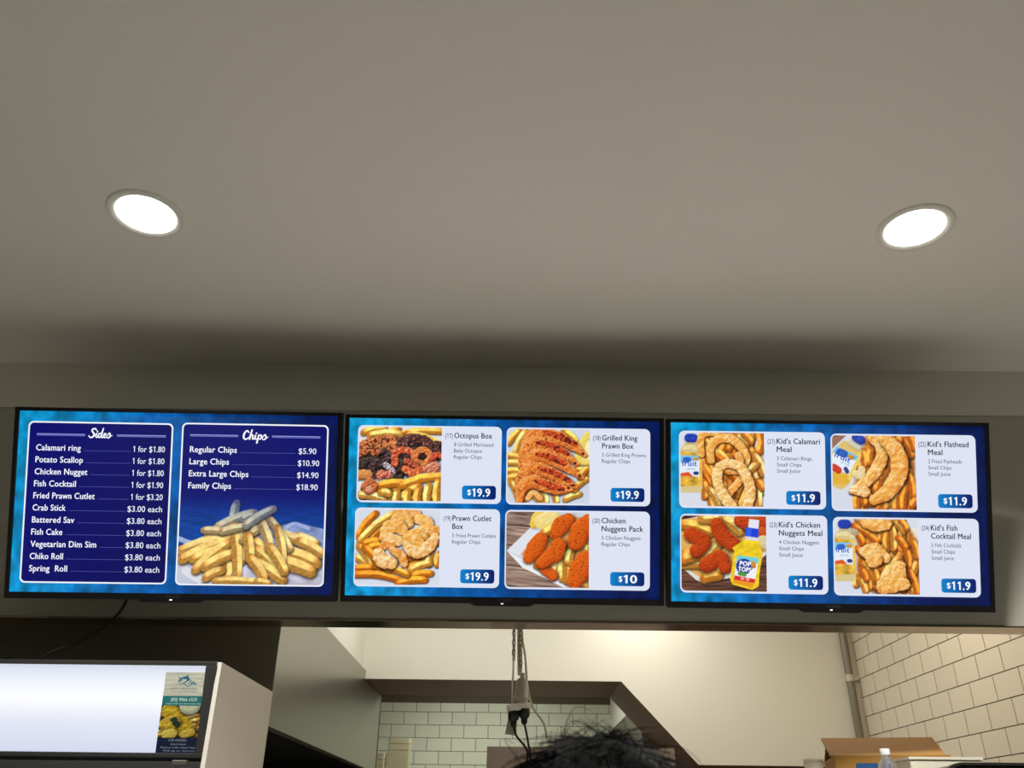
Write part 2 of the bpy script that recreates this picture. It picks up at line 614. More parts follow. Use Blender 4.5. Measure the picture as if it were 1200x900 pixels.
def pic_octopus(w, h):
    p = Paint((120, 722, 124, 655), w, h, (226, 226, 232))
    for a, b in [((125, 270), (400, 135)), ((150, 160), (300, 128)), ((410, 175), (720, 145)), ((300, 230), (470, 165)), ((470, 165), (722, 245)), ((200, 180), (420, 170)), ((620, 230), (722, 260))]:
        p.fry(a, b, 26, PALE[p.rs.randint(4)])
    p.pile(10, (130, 700, 480, 640), 200, 28, PALE, (-30, 10))
    O = (224, 132, 78)
    BR = (96, 54, 50)
    p.stroke([(130, 380), (190, 320), (300, 300), (420, 330), (600, 300), (700, 290)], 70, (70, 44, 42), (16, 12, 16), rough=.3, grain=.5, gscale=26)
    p.stroke([(140, 430), (230, 400), (320, 420), (420, 430), (470, 400)], 62, (60, 46, 44), (12, 10, 14), rough=.3, grain=.6, gscale=22)
    for c, r in [((190, 245), 44), ((150, 300), 34), ((330, 235), 50), ((370, 270), 36), ((250, 290), 34), ((235, 225), 30)]:
        p.stroke([(c[0] - 18, c[1] + 8), (c[0] + 18, c[1] - 8)], r, O, (120, 52, 28), rough=.4, grain=.4, gscale=20, speck=((60, 28, 20), 14, .62, .8))
    p.stroke([(430, 230), (500, 210), (580, 220), (650, 260), (690, 300)], [38, 42, 42, 36, 26], BR, (28, 18, 24), rough=.25, grain=.5, gscale=18, speck=((196, 140, 130), 12, .68, .7))
    p.stroke([(300, 300), (340, 340), (300, 390), (240, 380), (215, 430), (240, 480)], [26, 24, 22], (86, 62, 66), (16, 14, 18), grain=.5, gscale=16)
    p.stroke([(320, 400), (370, 440), (350, 480)], 22, (206, 190, 196), (50, 36, 40), grain=.5, gscale=14)
    p.stroke([(385, 390), (385, 320), (430, 290), (500, 300), (520, 340)], [26, 26, 24, 20], (222, 98, 56), (110, 30, 22), rough=.15, grain=.3, gscale=16, speck=((255, 190, 150), 11, .68, .8))
    p.stroke([(530, 350), (550, 295), (610, 290), (640, 340), (600, 385), (545, 375)], [20, 24, 24, 24, 22], (234, 140, 74), (130, 46, 22), rough=.15, grain=.3, gscale=14)
    p.stroke([(575, 335), (590, 338)], 18, (50, 30, 34), (14, 10, 12), shadow=0, grain=.4)
    p.stroke([(470, 370), (540, 400)], 24, (196, 92, 64), (70, 26, 22), rough=.3, grain=.4, gscale=14)
    p.stroke([(455, 425), (520, 452), (585, 425)], [26, 30, 24], (228, 104, 50), (122, 36, 18), rough=.25, grain=.35, gscale=12, speck=((255, 176, 130), 11, .64, .8))
    p.stroke([(650, 365), (680, 325), (735, 335)], [22, 24, 22], (206, 84, 52), (84, 26, 20), rough=.2, grain=.4, gscale=16)
    p.stroke([(640, 430), (675, 412)], [44, 40], (216, 132, 100), (120, 48, 30), rough=.15, grain=.3, gscale=20, hi=.9)
    p.stroke([(130, 470), (190, 470)], 36, (232, 160, 84), (130, 60, 30), rough=.2)
    p.stroke([(280, 470), (340, 465)], [34, 28], (226, 130, 100), (110, 40, 34), rough=.3, grain=.4, gscale=16)
    p.fry((265, 545), (480, 525), 30, (246, 178, 60))
    p.fry((430, 540), (735, 470), 32, (248, 190, 76))
    for a, b in [((425, 640), (560, 545)), ((480, 585), (475, 670)), ((560, 560), (548, 670)), ((630, 545), (615, 670)), ((700, 500), (690, 670)), ((400, 590), (395, 670)), ((130, 610), (310, 640)), ((290, 590), (350, 600))]:
        p.fry(a, b, 27, PALE[p.rs.randint(4)])
    p.stroke([(165, 550), (205, 515), (240, 555), (200, 590), (165, 560)], [22, 24, 24], (218, 118, 66), (110, 40, 24), grain=.3, gscale=14)
    p.stroke([(195, 575), (210, 580)], 20, (232, 170, 140), (150, 70, 50), shadow=0)
    return p


def pic_prawns(w, h):
    p = Paint((60, 654, 142, 672), w, h, (206, 212, 224))
    for a, b in [((62, 240), (140, 150)), ((110, 305), (185, 150)), ((55, 325), (200, 370)), ((60, 380), (190, 400)), ((58, 440), (190, 450)), ((62, 490), (190, 485)), ((90, 520), (150, 660)), ((180, 640), (230, 560)), ((220, 590), (310, 665)), ((320, 580), (345, 670)), ((400, 590), (420, 665)), ((480, 640), (580, 600)), ((540, 570), (650, 480)), ((470, 150), (570, 235)), ((560, 420), (652, 450)), ((580, 480), (652, 400))]:
        p.fry(a, b, 24, PALE[p.rs.randint(4)])
    p.stroke([(640, 180), (600, 260), (590, 350), (650, 370)], [26, 36, 40, 26], (246, 226, 120), (200, 160, 40), grain=.1)
    p.stroke([(655, 240), (640, 300), (655, 340)], 24, (252, 244, 206), (230, 200, 120), shadow=0)
    PR = [
        [(175, 280), (215, 195), (300, 165), (420, 200), (530, 255), (628, 328)],
        [(160, 410), (185, 300), (255, 240), (360, 265), (470, 320), (570, 395)],
        [(185, 410), (250, 330), (350, 345), (455, 395), (605, 488)],
        [(128, 565), (180, 455), (270, 425), (385, 465), (485, 515), (560, 555)],
        [(150, 665), (165, 565), (245, 520), (345, 550), (440, 575), (525, 575)]]
    for i, q in enumerate(PR):
        p.stroke(q, [24, 42, 50, 46, 38, 14], (246, 152, 66), (170, 56, 14), rough=.08, grain=.16, gscale=20, shadow=.66, hi=.45, speck=((70, 30, 16), 9, .78, .8))
        m = q[len(q) // 2 - 1:-1]
        p.stroke([(x + 20, y - 6) for x, y in m], [14, 26, 18], (222, 84, 40), (120, 30, 14), rough=.4, grain=.3, gscale=18, shadow=0, speck=((66, 26, 26), 16, .58, .8))
        x, y = q[-1]
        p.stroke([(x - 25, y - 14), (x - 18, y - 10)], 8, (40, 24, 26), (20, 10, 14), shadow=0)
        for k in range(3):
            p.stroke([(q[1][0] + 30 + k * 42, q[1][1] + 34 - k * 4), (q[1][0] + 40 + k * 40, q[1][1] - 20)], 3, (200, 90, 30), (150, 60, 16), shadow=0, grain=0)
    p.stroke([(210, 640), (250, 600), (300, 640)], 20, (250, 200, 120), (190, 90, 30))
    return p


BATTER = (252, 200, 110)


def under(p, pts):
    """browned chips deep in the heap"""
    p.poly(pts, lambda X, Y: np.array([206, 122, 44]) / 255.0 * (.45 + .9 * fbm(X / 22, Y / 40, 31))[..., None].clip(0, 1.1), soft=8)


def batter(p, pts, r, col=BATTER, rough=.16):
    p.stroke(pts, r, col, (200, 104, 24), rough=rough, grain=.22, gscale=24, shadow=.75, hi=.3, speck=((255, 238, 196), 22, .62, .35))


def pic_cutlets(w, h):
    p = Paint((94, 710, 42, 592), w, h, (214, 219, 232))
    for a, b in [((105, 235), (230, 68)), ((210, 250), (320, 140)), ((120, 270), (370, 62)), ((155, 290), (270, 268)), ((190, 320), (290, 300)), ((95, 385), (190, 455)), ((125, 310), (215, 450)), ((165, 315), (270, 455)), ((95, 470), (340, 490)), ((240, 450), (330, 470)), ((490, 470), (590, 385)), ((630, 440), (650, 320)), ((690, 440), (705, 360)), ((470, 400), (560, 370)), ((95, 515), (430, 552)), ((500, 480), (640, 425)), ((510, 522), (650, 500)), ((410, 578), (610, 548)), ((330, 468), (480, 512))]:
        p.fry(a, b, 27, [(246, 168, 50), (250, 190, 76), (240, 154, 44), (250, 212, 120)][p.rs.randint(4)])
    batter(p, [(390, 80), (450, 60), (540, 75)], 34, (244, 178, 90))
    batter(p, [(385, 110), (420, 95), (480, 130), (470, 150)], [38, 40, 36], (248, 190, 104))
    batter(p, [(560, 110), (610, 130), (620, 180), (580, 190)], [40, 46, 42])
    batter(p, [(680, 190), (650, 240), (690, 270)], 34, (236, 160, 74))
    batter(p, [(300, 250), (330, 180), (400, 160), (440, 195)], [34, 52, 50, 40], (246, 188, 96))
    batter(p, [(340, 260), (400, 270)], [48, 40], (250, 206, 130))
    batter(p, [(480, 300), (490, 250), (540, 225), (590, 245)], [40, 50, 46, 40], (246, 186, 92))
    batter(p, [(540, 270), (560, 290)], 48, (248, 192, 100))
    batter(p, [(470, 300), (500, 340), (570, 350), (640, 300), (680, 240)], [30, 42, 46, 44, 32], (252, 216, 148))
    batter(p, [(285, 340), (310, 300), (360, 320)], 26, (236, 156, 70))
    batter(p, [(265, 370), (290, 410), (360, 430)], [44, 56, 48], (252, 222, 162))
    batter(p, [(370, 340), (430, 380), (455, 440)], [28, 34, 26], (240, 170, 84))
    return p


def nugget(p, pts, r, col=(232, 104, 22), dark=(150, 44, 6)):
    p.stroke(pts, r, col, dark, rough=.06, grain=.2, gscale=9, shadow=.5, hi=.12, speck=((90, 24, 4), 9, .74, .45))


def pic_nuggets(w, h):
    p = Paint((52, 650, 58, 608), w, h, (120, 96, 84))
    p.wood((206, 176, 156), (84, 62, 56), 150, -.08)
    p.poly([(56, 345), (345, 56), (660, 56), (660, 612), (560, 612)], (206, 208, 216))
    p.poly([(130, 350), (350, 100), (660, 90), (660, 600), (560, 600)], (214, 150, 84))
    p.poly([(56, 345), (150, 395), (560, 612), (470, 608), (170, 465)], (236, 237, 242))
    p.poly([(56, 345), (340, 58), (350, 130), (150, 380)], (224, 226, 234))
    p.stroke([(250, 150), (270, 90), (330, 60)], 30, (244, 214, 90), (200, 150, 30), shadow=.2, grain=.08)
    p.stroke([(310, 130), (380, 100)], 58, (246, 226, 150), (220, 180, 80), shadow=.1, grain=.14)
    for a, b in [((330, 210), (390, 170)), ((400, 500), (425, 420)), ((450, 540), (480, 350)), ((500, 560), (490, 400)), ((400, 250), (470, 300)), ((630, 330), (645, 300)), ((560, 600), (640, 590)), ((280, 440), (400, 520)), ((520, 330), (500, 420))]:
        p.fry(a, b, 30, PALE[p.rs.randint(4)])
    nugget(p, [(340, 480), (390, 520)], 40)
    nugget(p, [(500, 110), (450, 150), (410, 210)], [46, 62, 48])
    nugget(p, [(640, 120), (590, 190), (555, 270)], [50, 74, 66])
    nugget(p, [(300, 260), (265, 320), (215, 395)], [52, 66, 42])
    nugget(p, [(430, 300), (400, 360), (310, 430)], [54, 66, 42])
    nugget(p, [(620, 400), (590, 470), (550, 560)], [60, 84, 58])
    return p


def bottle_upright(p, x0, x1, y0, y1):
    """clear juice bottle with blue cap and a blue-white label"""
    W = x1 - x0
    cx = x0 + W * .44
    h = y1 - y0
    p.poly([(cx - .26 * W, y0 + .15 * h), (cx + .26 * W, y0 + .15 * h), (x1, y0 + .30 * h), (x1 + .02 * W, y0 + .92 * h), (x1 - .08 * W, y1), (x0 - .2 * W, y1), (x0 - .2 * W, y0 + .28 * h)], (214, 196, 140))

    def juice(X, Y):
        g = fbm(X / 30, Y / 16, 4)
        e = np.clip((X - x0) / W, 0, 1)
        c = np.array([226, 178, 62]) / 255.0
        k = (.75 + .4 * g + .12 * np.sin(e * 9))[..., None]
        return np.clip(c * k, 0, 1)
    p.poly([(x0 - .2 * W, y0 + .30 * h), (x1 - .04 * W, y0 + .34 * h), (x1 - .02 * W, y0 + .88 * h), (x0 - .2 * W, y0 + .90 * h)], juice)
    p.stroke([(x0 + .1 * W, y0 + .26 * h), (x0 + .5 * W, y0 + .24 * h), (x1 - .1 * W, y0 + .29 * h)], .04 * h, (240, 226, 180), (190, 160, 80), shadow=0)
    p.stroke([(cx - .12 * W, y0 + .075 * h), (cx + .12 * W, y0 + .075 * h)], .075 * h, (34, 70, 190), (10, 20, 100), shadow=.2, flat=.5, grain=.03)
    p.poly([(x0 - .2 * W, y0 + .37 * h), (x1 - .14 * W, y0 + .38 * h), (x1 - .13 * W, y0 + .73 * h), (x0 - .2 * W, y0 + .72 * h)], (226, 236, 246))
    p.poly([(x0 - .2 * W, y0 + .37 * h), (x1 - .14 * W, y0 + .38 * h), (x1 - .14 * W, y0 + .44 * h), (x0 - .2 * W, y0 + .5 * h)], (120, 196, 230))
    p.stroke([(x0 + .14 * W, y0 + .445 * h), (x0 + .3 * W, y0 + .445 * h)], .045 * h, (50, 110, 200), (30, 70, 170), shadow=0, flat=.8, grain=0, hi=0)
    p.stroke([(x0 + .62 * W, y0 + .43 * h), (x0 + .74 * W, y0 + .43 * h)], .03 * h, (214, 160, 80), (150, 90, 30), shadow=0, grain=0)
    p.poly([(x0 - .2 * W, y0 + .68 * h), (x0 + .3 * W, y0 + .65 * h), (x0 + .55 * W, y0 + .725 * h), (x0 - .2 * W, y0 + .72 * h)], (226, 84, 40))
    p.stroke([(x0 + .64 * W, y0 + .67 * h), (x0 + .74 * W, y0 + .67 * h)], .03 * h, (40, 60, 130), (30, 40, 100), shadow=0, grain=0)


def pic_rings(w, h):
    p = Paint((133, 726, 130, 655), w, h, (216, 220, 232))
    p.stroke([(650, 240), (740, 240)], 50, (240, 234, 220), (200, 190, 170), shadow=.1, grain=.04)
    under(p, [(290, 140), (560, 130), (640, 190), (722, 330), (720, 520), (690, 650), (420, 650), (300, 560)])
    p.pile(34, (300, 690, 170, 620), 170, 25, [(240, 160, 60), (228, 132, 40), (246, 184, 90)], (40, 120))
    for a, b in [((540, 150), (610, 210)), ((590, 135), (640, 190)), ((300, 480), (310, 590)), ((340, 530), (410, 645)), ((660, 280), (725, 420)), ((650, 400), (690, 645)), ((680, 470), (715, 520)), ((600, 420), (670, 350))]:
        p.fry(a, b, 26, [(250, 206, 130), (244, 170, 70)][p.rs.randint(2)])
    bottle_upright(p, 150, 285, 138, 562)
    C3 = (252, 206, 120)
    batter(p, [(285, 290), (275, 200), (300, 140), (380, 130), (420, 170)], [22, 26, 26, 26, 24], (248, 190, 96), .1)
    batter(p, [(350, 330), (345, 240), (400, 180), (480, 170), (560, 225), (600, 310), (580, 360)], [26, 30, 32, 32, 32, 30, 26], (250, 196, 104), .1)
    batter(p, [(540, 290), (560, 330)], 26, (240, 166, 74))
    batter(p, [(470, 400), (530, 400)], 28, (240, 160, 64))
    batter(p, [(480, 560), (550, 470)], 28, (250, 180, 84))
    batter(p, [(490, 650), (430, 570), (392, 470), (410, 380), (480, 350), (560, 380), (610, 470), (625, 560), (600, 660)], [40, 38, 36, 34, 32, 36, 38, 38, 36], (253, 222, 150), .12)
    return p


def pic_flathead(w, h):
    p = Paint((60, 628, 147, 648), w, h, (214, 218, 230))
    p.poly([(60, 147), (160, 147), (60, 240)], (150, 110, 90))
    p.poly([(60, 147), (110, 147), (60, 160)], (30, 26, 26))
    under(p, [(290, 150), (620, 150), (628, 648), (220, 640), (200, 500), (260, 300)])
    p.pile(26, (240, 620, 200, 620), 170, 24, [(240, 160, 60), (228, 132, 40), (246, 184, 90)], (50, 120))
    for a, b in [((560, 170), (610, 280)), ((600, 150), (625, 230)), ((500, 160), (530, 180)), ((480, 640), (500, 520)), ((530, 640), (560, 480)), ((580, 400), (610, 550)), ((220, 540), (215, 640)), ((260, 520), (275, 610)), ((270, 250), (285, 350)), ((320, 240), (310, 330)), ((400, 560), (410, 640)), ((590, 620), (630, 570))]:
        p.fry(a, b, 24, [(246, 170, 66), (240, 150, 50)][p.rs.randint(2)])
    # tilted juice bottle
    p.poly([(140, 180), (265, 235), (255, 300), (170, 480), (120, 520), (20, 480), (20, 300)], (222, 190, 110))
    p.poly([(50, 400), (200, 420), (170, 480), (40, 480)], (226, 176, 56))
    p.poly([(235, 260), (262, 275), (180, 460), (160, 440)], (240, 206, 90))
    p.stroke([(195, 185), (240, 215)], 30, (226, 222, 206), (170, 160, 130), shadow=.1)
    p.stroke([(228, 158), (258, 178)], 32, (40, 76, 190), (14, 24, 104), shadow=.2, flat=.5)
    p.poly([(90, 222), (238, 290), (170, 415), (30, 350)], (228, 236, 246))
    p.poly([(90, 222), (238, 290), (222, 318), (66, 262)], (110, 190, 226))
    p.stroke([(115, 262), (142, 274)], 26, (46, 100, 190), (30, 70, 160), shadow=0, flat=.8)
    p.stroke([(180, 290), (195, 298)], 15, (216, 160, 80), (150, 90, 30), shadow=0)
    p.stroke([(70, 365), (100, 385)], 24, (226, 66, 40), (160, 30, 20), shadow=0)
    p.stroke([(150, 375), (160, 395)], 14, (50, 66, 140), (30, 40, 100), shadow=0)
    p.stroke([(260, 380), (250, 420), (220, 410)], 26, (244, 226, 180), (200, 160, 90), shadow=.2)
    batter(p, [(340, 170), (390, 200), (400, 280), (360, 380), (280, 470), (200, 525)], [34, 42, 42, 42, 38, 26], (250, 200, 112), .14)
    batter(p, [(200, 520), (280, 530)], [30, 34], (252, 222, 160), .2)
    batter(p, [(430, 170), (490, 240), (520, 330), (500, 430), (430, 530), (340, 585)], [44, 56, 60, 58, 52, 34], (248, 190, 96), .1)
    return p


def pic_kids_nuggets(w, h):
    p = Paint((138, 742, 55, 598), w, h, (80, 50, 40))
    p.wood((150, 98, 74), (44, 26, 22), 90, .06)
    p.poly([(138, 90), (300, 50), (760, 60), (742, 330), (560, 480), (300, 552), (240, 520), (138, 430)], (222, 218, 214))
    p.poly([(138, 90), (300, 60), (742, 70), (742, 300), (560, 440), (300, 520), (138, 420)], (226, 170, 90))
    for a, b in [((140, 110), (350, 170)), ((290, 70), (450, 80)), ((440, 70), (560, 160)), ((150, 330), (300, 360)), ((140, 400), (280, 400)), ((360, 290), (400, 220)), ((300, 500), (400, 480)), ((150, 370), (330, 330)), ((330, 340), (390, 260))]:
        p.fry(a, b, 38, [(246, 200, 104), (240, 186, 84), (250, 214, 130)][p.rs.randint(3)])
    D = (212, 74, 16)
    K = (110, 24, 6)
    nugget(p, [(560, 90), (640, 110), (742, 90)], [48, 52, 40], D, K)
    nugget(p, [(720, 170), (742, 200)], 40, (226, 96, 30), K)
    nugget(p, [(205, 190), (290, 250), (245, 310)], [50, 60, 50], D, K)
    nugget(p, [(390, 115), (430, 200), (500, 255)], [48, 58, 54], D, K)
    nugget(p, [(320, 410), (410, 360), (450, 430)], [58, 56, 44], D, K)
    p.stroke([(720, 240), (745, 250)], 48, (226, 214, 176), (170, 150, 100), shadow=.2)
    # sports-cap juice bottle
    p.I *= (1 - .35 * sst(70, 30, np.abs(p.X - 610 + (p.Y - 300) * .2)) * (p.Y > 250))[..., None]

    def juice(X, Y):
        g = fbm(X / 40, Y / 22, 8)
        return np.clip(np.array([242, 206, 34]) / 255.0 * (.82 + .3 * g)[..., None], 0, 1)
    p.poly([(596, 218), (694, 230), (704, 300), (716, 330), (690, 470), (685, 560), (640, 586), (500, 552), (482, 510), (500, 400), (514, 310), (500, 285)], juice)
    p.poly([(500, 535), (520, 500), (650, 540), (640, 575)], (236, 150, 30))
    p.poly([(600, 200), (680, 208), (690, 236), (592, 224)], (214, 216, 224))
    p.poly([(600, 132), (690, 142), (684, 210), (590, 198)], (28, 62, 214))
    p.poly([(604, 140), (640, 144), (632, 200), (594, 196)], (50, 92, 236))
    p.poly([(622, 74), (694, 82), (688, 146), (614, 136)], (226, 230, 240))
    p.poly([(536, 340), (688, 356), (656, 538), (508, 514)], (236, 240, 246))
    p.poly([(536, 340), (688, 356), (680, 400), (528, 384)], (110, 206, 220))
    p.stroke([(580, 418), (586, 419)], 55, (34, 66, 160), (20, 40, 130), shadow=0, flat=.9, grain=0, hi=0)
    p.stroke([(645, 395), (650, 415)], 17, (220, 150, 60), (170, 90, 30), shadow=0)
    p.poly([(516, 484), (560, 492), (662, 510), (656, 538), (508, 514)], (222, 40, 40))
    p.stroke([(550, 470), (585, 478)], 14, (90, 170, 60), (50, 110, 30), shadow=0)
    p.stroke([(570, 505), (572, 506)], 13, (246, 190, 190), (220, 60, 50), shadow=0)
    p.stroke([(606, 512), (608, 513)], 13, (246, 190, 190), (220, 60, 50), shadow=0)
    return p


def pic_cocktail(w, h):
    p = Paint((76, 644, 77, 588), w, h, (216, 220, 232))
    p.stroke([(590, 180), (660, 180)], 44, (240, 234, 224), (200, 190, 170), shadow=.1, grain=.04)
    under(p, [(210, 80), (560, 90), (644, 240), (644, 580), (330, 585), (220, 480), (230, 250)])
    p.pile(32, (270, 620, 150, 560), 150, 22, [(240, 160, 60), (228, 132, 40), (246, 184, 90)], (40, 120))
    for a, b in [((490, 90), (550, 160)), ((530, 80), (570, 140)), ((215, 470), (210, 530)), ((250, 490), (285, 575)), ((260, 370), (350, 500)), ((260, 420), (290, 490)), ((210, 120), (370, 230)), ((430, 160), (425, 290)), ((470, 120), (480, 280)), ((510, 200), (560, 270)), ((510, 330), (390, 480)), ((570, 290), (575, 400)), ((580, 420), (630, 580)), ((230, 170), (270, 240)), ((610, 220), (640, 330)), ((340, 410), (360, 490))]:
        p.fry(a, b, 22, [(246, 170, 66), (240, 150, 50), (248, 196, 104)][p.rs.randint(3)])
    bottle_upright(p, 92, 214, 82, 505)
    p.stroke([(205, 165), (220, 170)], 22, (196, 180, 150), (140, 120, 90), shadow=.1)
    batter(p, [(290, 100), (350, 110), (430, 115)], [36, 56, 36], (250, 200, 110), .2)
    batter(p, [(280, 300), (340, 310), (420, 345)], [38, 70, 34], (250, 200, 116), .16)
    batter(p, [(330, 370), (360, 360)], 40, (246, 186, 92), .2)
    batter(p, [(510, 400), (480, 480), (420, 530)], [44, 76, 60], (250, 204, 120), .2)
    batter(p, [(540, 520), (400, 540)], [40, 50], (248, 190, 100), .25)
    return p


def pic_chips(w, h):
    p = Paint((38, 712, 330, 808), w, h, (8, 18, 110))
    top = np.array([8, 14, 106]) / 255.0
    # rippled sea fading up into the dark card
    g = fbm(p.X / 60, p.Y / 14, 3)
    sea = np.array([14, 66, 150]) / 255.0 * (.75 + .5 * g)[..., None]
    k = sst(360, 520, p.Y)
    p.I[:] = top + (sea - top) * k[..., None]
    paper = (196, 200, 222)
    p.poly([(38, 640), (150, 590), (260, 570), (430, 560), (560, 516), (620, 524), (712, 545), (712, 810), (38, 810)], lambda X, Y: np.clip(np.array([150, 168, 214]) / 255.0 * (.7 + .5 * fbm(X / 50, Y / 30, 9))[..., None] + sst(600, 760, Y)[..., None] * np.array([.2, .12, .02]), 0, 1))
    p.poly([(38, 690), (90, 740), (180, 800), (38, 810)], paper)
    p.poly([(60, 715), (180, 790), (140, 808), (60, 760)], (222, 222, 230))
    p.stroke([(520, 560), (570, 524), (640, 545)], 10, (190, 205, 240), (120, 140, 200), shadow=.1)
    p.stroke([(40, 600), (100, 620), (150, 600)], 12, (170, 186, 226), (110, 130, 190), shadow=.1)
    F = [((295, 430), (285, 520), 22), ((215, 540), (380, 470), 26), ((330, 500), (380, 476), 20), ((170, 585), (330, 575), 20), ((50, 650), (240, 590), 26), ((60, 690), (290, 590), 28), ((110, 690), (250, 640), 26), ((590, 575), (680, 610), 22), ((500, 560), (680, 640), 26), ((600, 600), (712, 660), 26), ((540, 650), (680, 700), 36), ((500, 690), (660, 740), 34), ((390, 600), (470, 690), 30), ((400, 640), (500, 730), 30), ((390, 700), (530, 780), 30), ((270, 700), (270, 770), 26), ((340, 700), (330, 640), 26), ((320, 590), (410, 540), 26), ((120, 740), (270, 610), 26), ((165, 725), (290, 660), 28), ((170, 775), (240, 740), 24), ((295, 535), (322, 770), 25), ((330, 600), (420, 540), 20), ((360, 575), (375, 690), 26), ((375, 680), (445, 775), 26), ((460, 500), (560, 640), 22), ((500, 540), (530, 700), 22), ((420, 510), (470, 640), 25), ((465, 630), (540, 745), 26), ((155, 555), (240, 560), 20), ((240, 560), (350, 535), 22), ((345, 530), (470, 450), 22), ((215, 790), (420, 795), 18), ((410, 790), (465, 800), 18)]
    for a, b, r in F:
        y = (a[1] + b[1]) / 2
        t = min(1, max(0, (y - 450) / 190))
        c = np.array([214, 214, 186]) * (1 - t) + np.array([232, 194, 112]) * t
        d = np.array([150, 156, 150]) * (1 - t) + np.array([204, 148, 66]) * t
        p.fry(a, b, r * .9, c, .03, d)
    # blue veil of the card over the upper part
    v = (1 - sst(430, 600, p.Y)) * .36
    p.blend(v, np.array([12, 40, 128]) / 255.0)
    v = (1 - sst(345, 450, p.Y))
    p.blend(v, top)
    return p


def pic_leaflet(w, h):
    """fried fish and chips with a dip bowl on the leaflet"""
    p = Paint((128, 440, 385, 680), w, h, (70, 58, 30))
    p.pile(24, (140, 430, 400, 670), 120, 16, [(206, 176, 60), (186, 150, 40), (220, 200, 110)], (-40, 20))
    for a, b in [((320, 520), (415, 465)), ((330, 545), (415, 515)), ((340, 570), (412, 560)), ((350, 600), (410, 585))]:
        p.fry(a, b, 15, (226, 206, 120))
    p.stroke([(190, 430), (250, 500), (330, 600)], [60, 76, 70], (206, 176, 40), (130, 96, 14), rough=.12, grain=.3, gscale=24)
    p.stroke([(170, 560), (230, 540)], [46, 60], (212, 184, 54), (130, 96, 14), rough=.12, grain=.3, gscale=24)
    p.stroke([(200, 650), (230, 640)], 46, (222, 204, 90), (150, 120, 30), grain=.15)
    p.stroke([(330, 650), (380, 630)], 34, (206, 184, 70), (130, 100, 20), grain=.2)
    p.stroke([(345, 385), (352, 388)], 78, (216, 216, 200), (150, 150, 130), flat=.8, grain=.04)
    p.stroke([(345, 380), (352, 383)], 62, (206, 208, 176), (150, 156, 120), flat=.7, grain=.2, gscale=12, shadow=.2)
    p.stroke([(240, 520), (265, 560)], [26, 22], (30, 62, 40), (8, 20, 14), rough=.5, grain=.5, gscale=14)
    return p


# ------------------------------------------------------------------ flat layers: text, cards, pictures
_tc = {}
_gc = {}


def raw_geo(s):
    if s in _gc:
        return _gc[s]
    cu = bpy.data.curves.new('lettering', 'FONT')
    cu.body = s
    cu.size = 1.0
    cu.resolution_u = 3
    o = bpy.data.objects.new('lettering', cu)
    COL.objects.link(o)
    dg = bpy.context.evaluated_depsgraph_get()
    dg.update()
    me = bpy.data.meshes.new_from_object(o.evaluated_get(dg))
    V = np.array([v.co[:2] for v in me.vertices]) if len(me.vertices) else np.zeros((0, 2))
    F = [tuple(p.vertices) for p in me.polygons]
    bpy.data.objects.remove(o)
    bpy.data.curves.remove(cu)
    bpy.data.meshes.remove(me)
    _gc[s] = (V, F)
    return V, F


def advance(c):
    def last_h(t):
        V = raw_geo(t)[0]
        return V[:, 0].max()
    return last_h('H' + c + 'H') - last_h('HH')


def text_geo(s, bold):
    """line of text; bold is a stroke gain made by striking each glyph several times side by side"""
    key = (s, bold)
    if key in _tc:
        return _tc[key]
    top = raw_geo('0')[0][:, 1].max()
    VV, FF, x = [], [], 0.0
    for c in s:
        if c == '1':
            a = advance('0')
            w = .095
            cx = a * .58
            V = np.array([(cx - w / 2, 0), (cx + w / 2, 0), (cx + w / 2, top), (cx - w * .35, top), (cx - w / 2, top - .02),
                          (cx - w / 2 - .14, top - .10), (cx - w / 2 - .11, top - .18), (cx - w / 2, top - .125)])
            F = [(0, 1, 2, 3, 4, 7), (4, 5, 6, 7)]
        else:
            a = advance(c)
            V, F = raw_geo(c)
        for dx, dy in ([(0, 0)] if bold <= 0 else [(-bold, 0), (bold, 0), (0, -bold * .5), (0, bold * .5)]):
            n = sum(len(v) for v in VV)
            if len(V):
                VV.append(V + np.array([x + dx, dy]))
                FF += [tuple(n + k for k in f) for f in F]
        x += a + bold * 1.2
    _tc[key] = (np.concatenate(VV) if VV else np.zeros((0, 2)), FF)
    return _tc[key]


CAPH = None


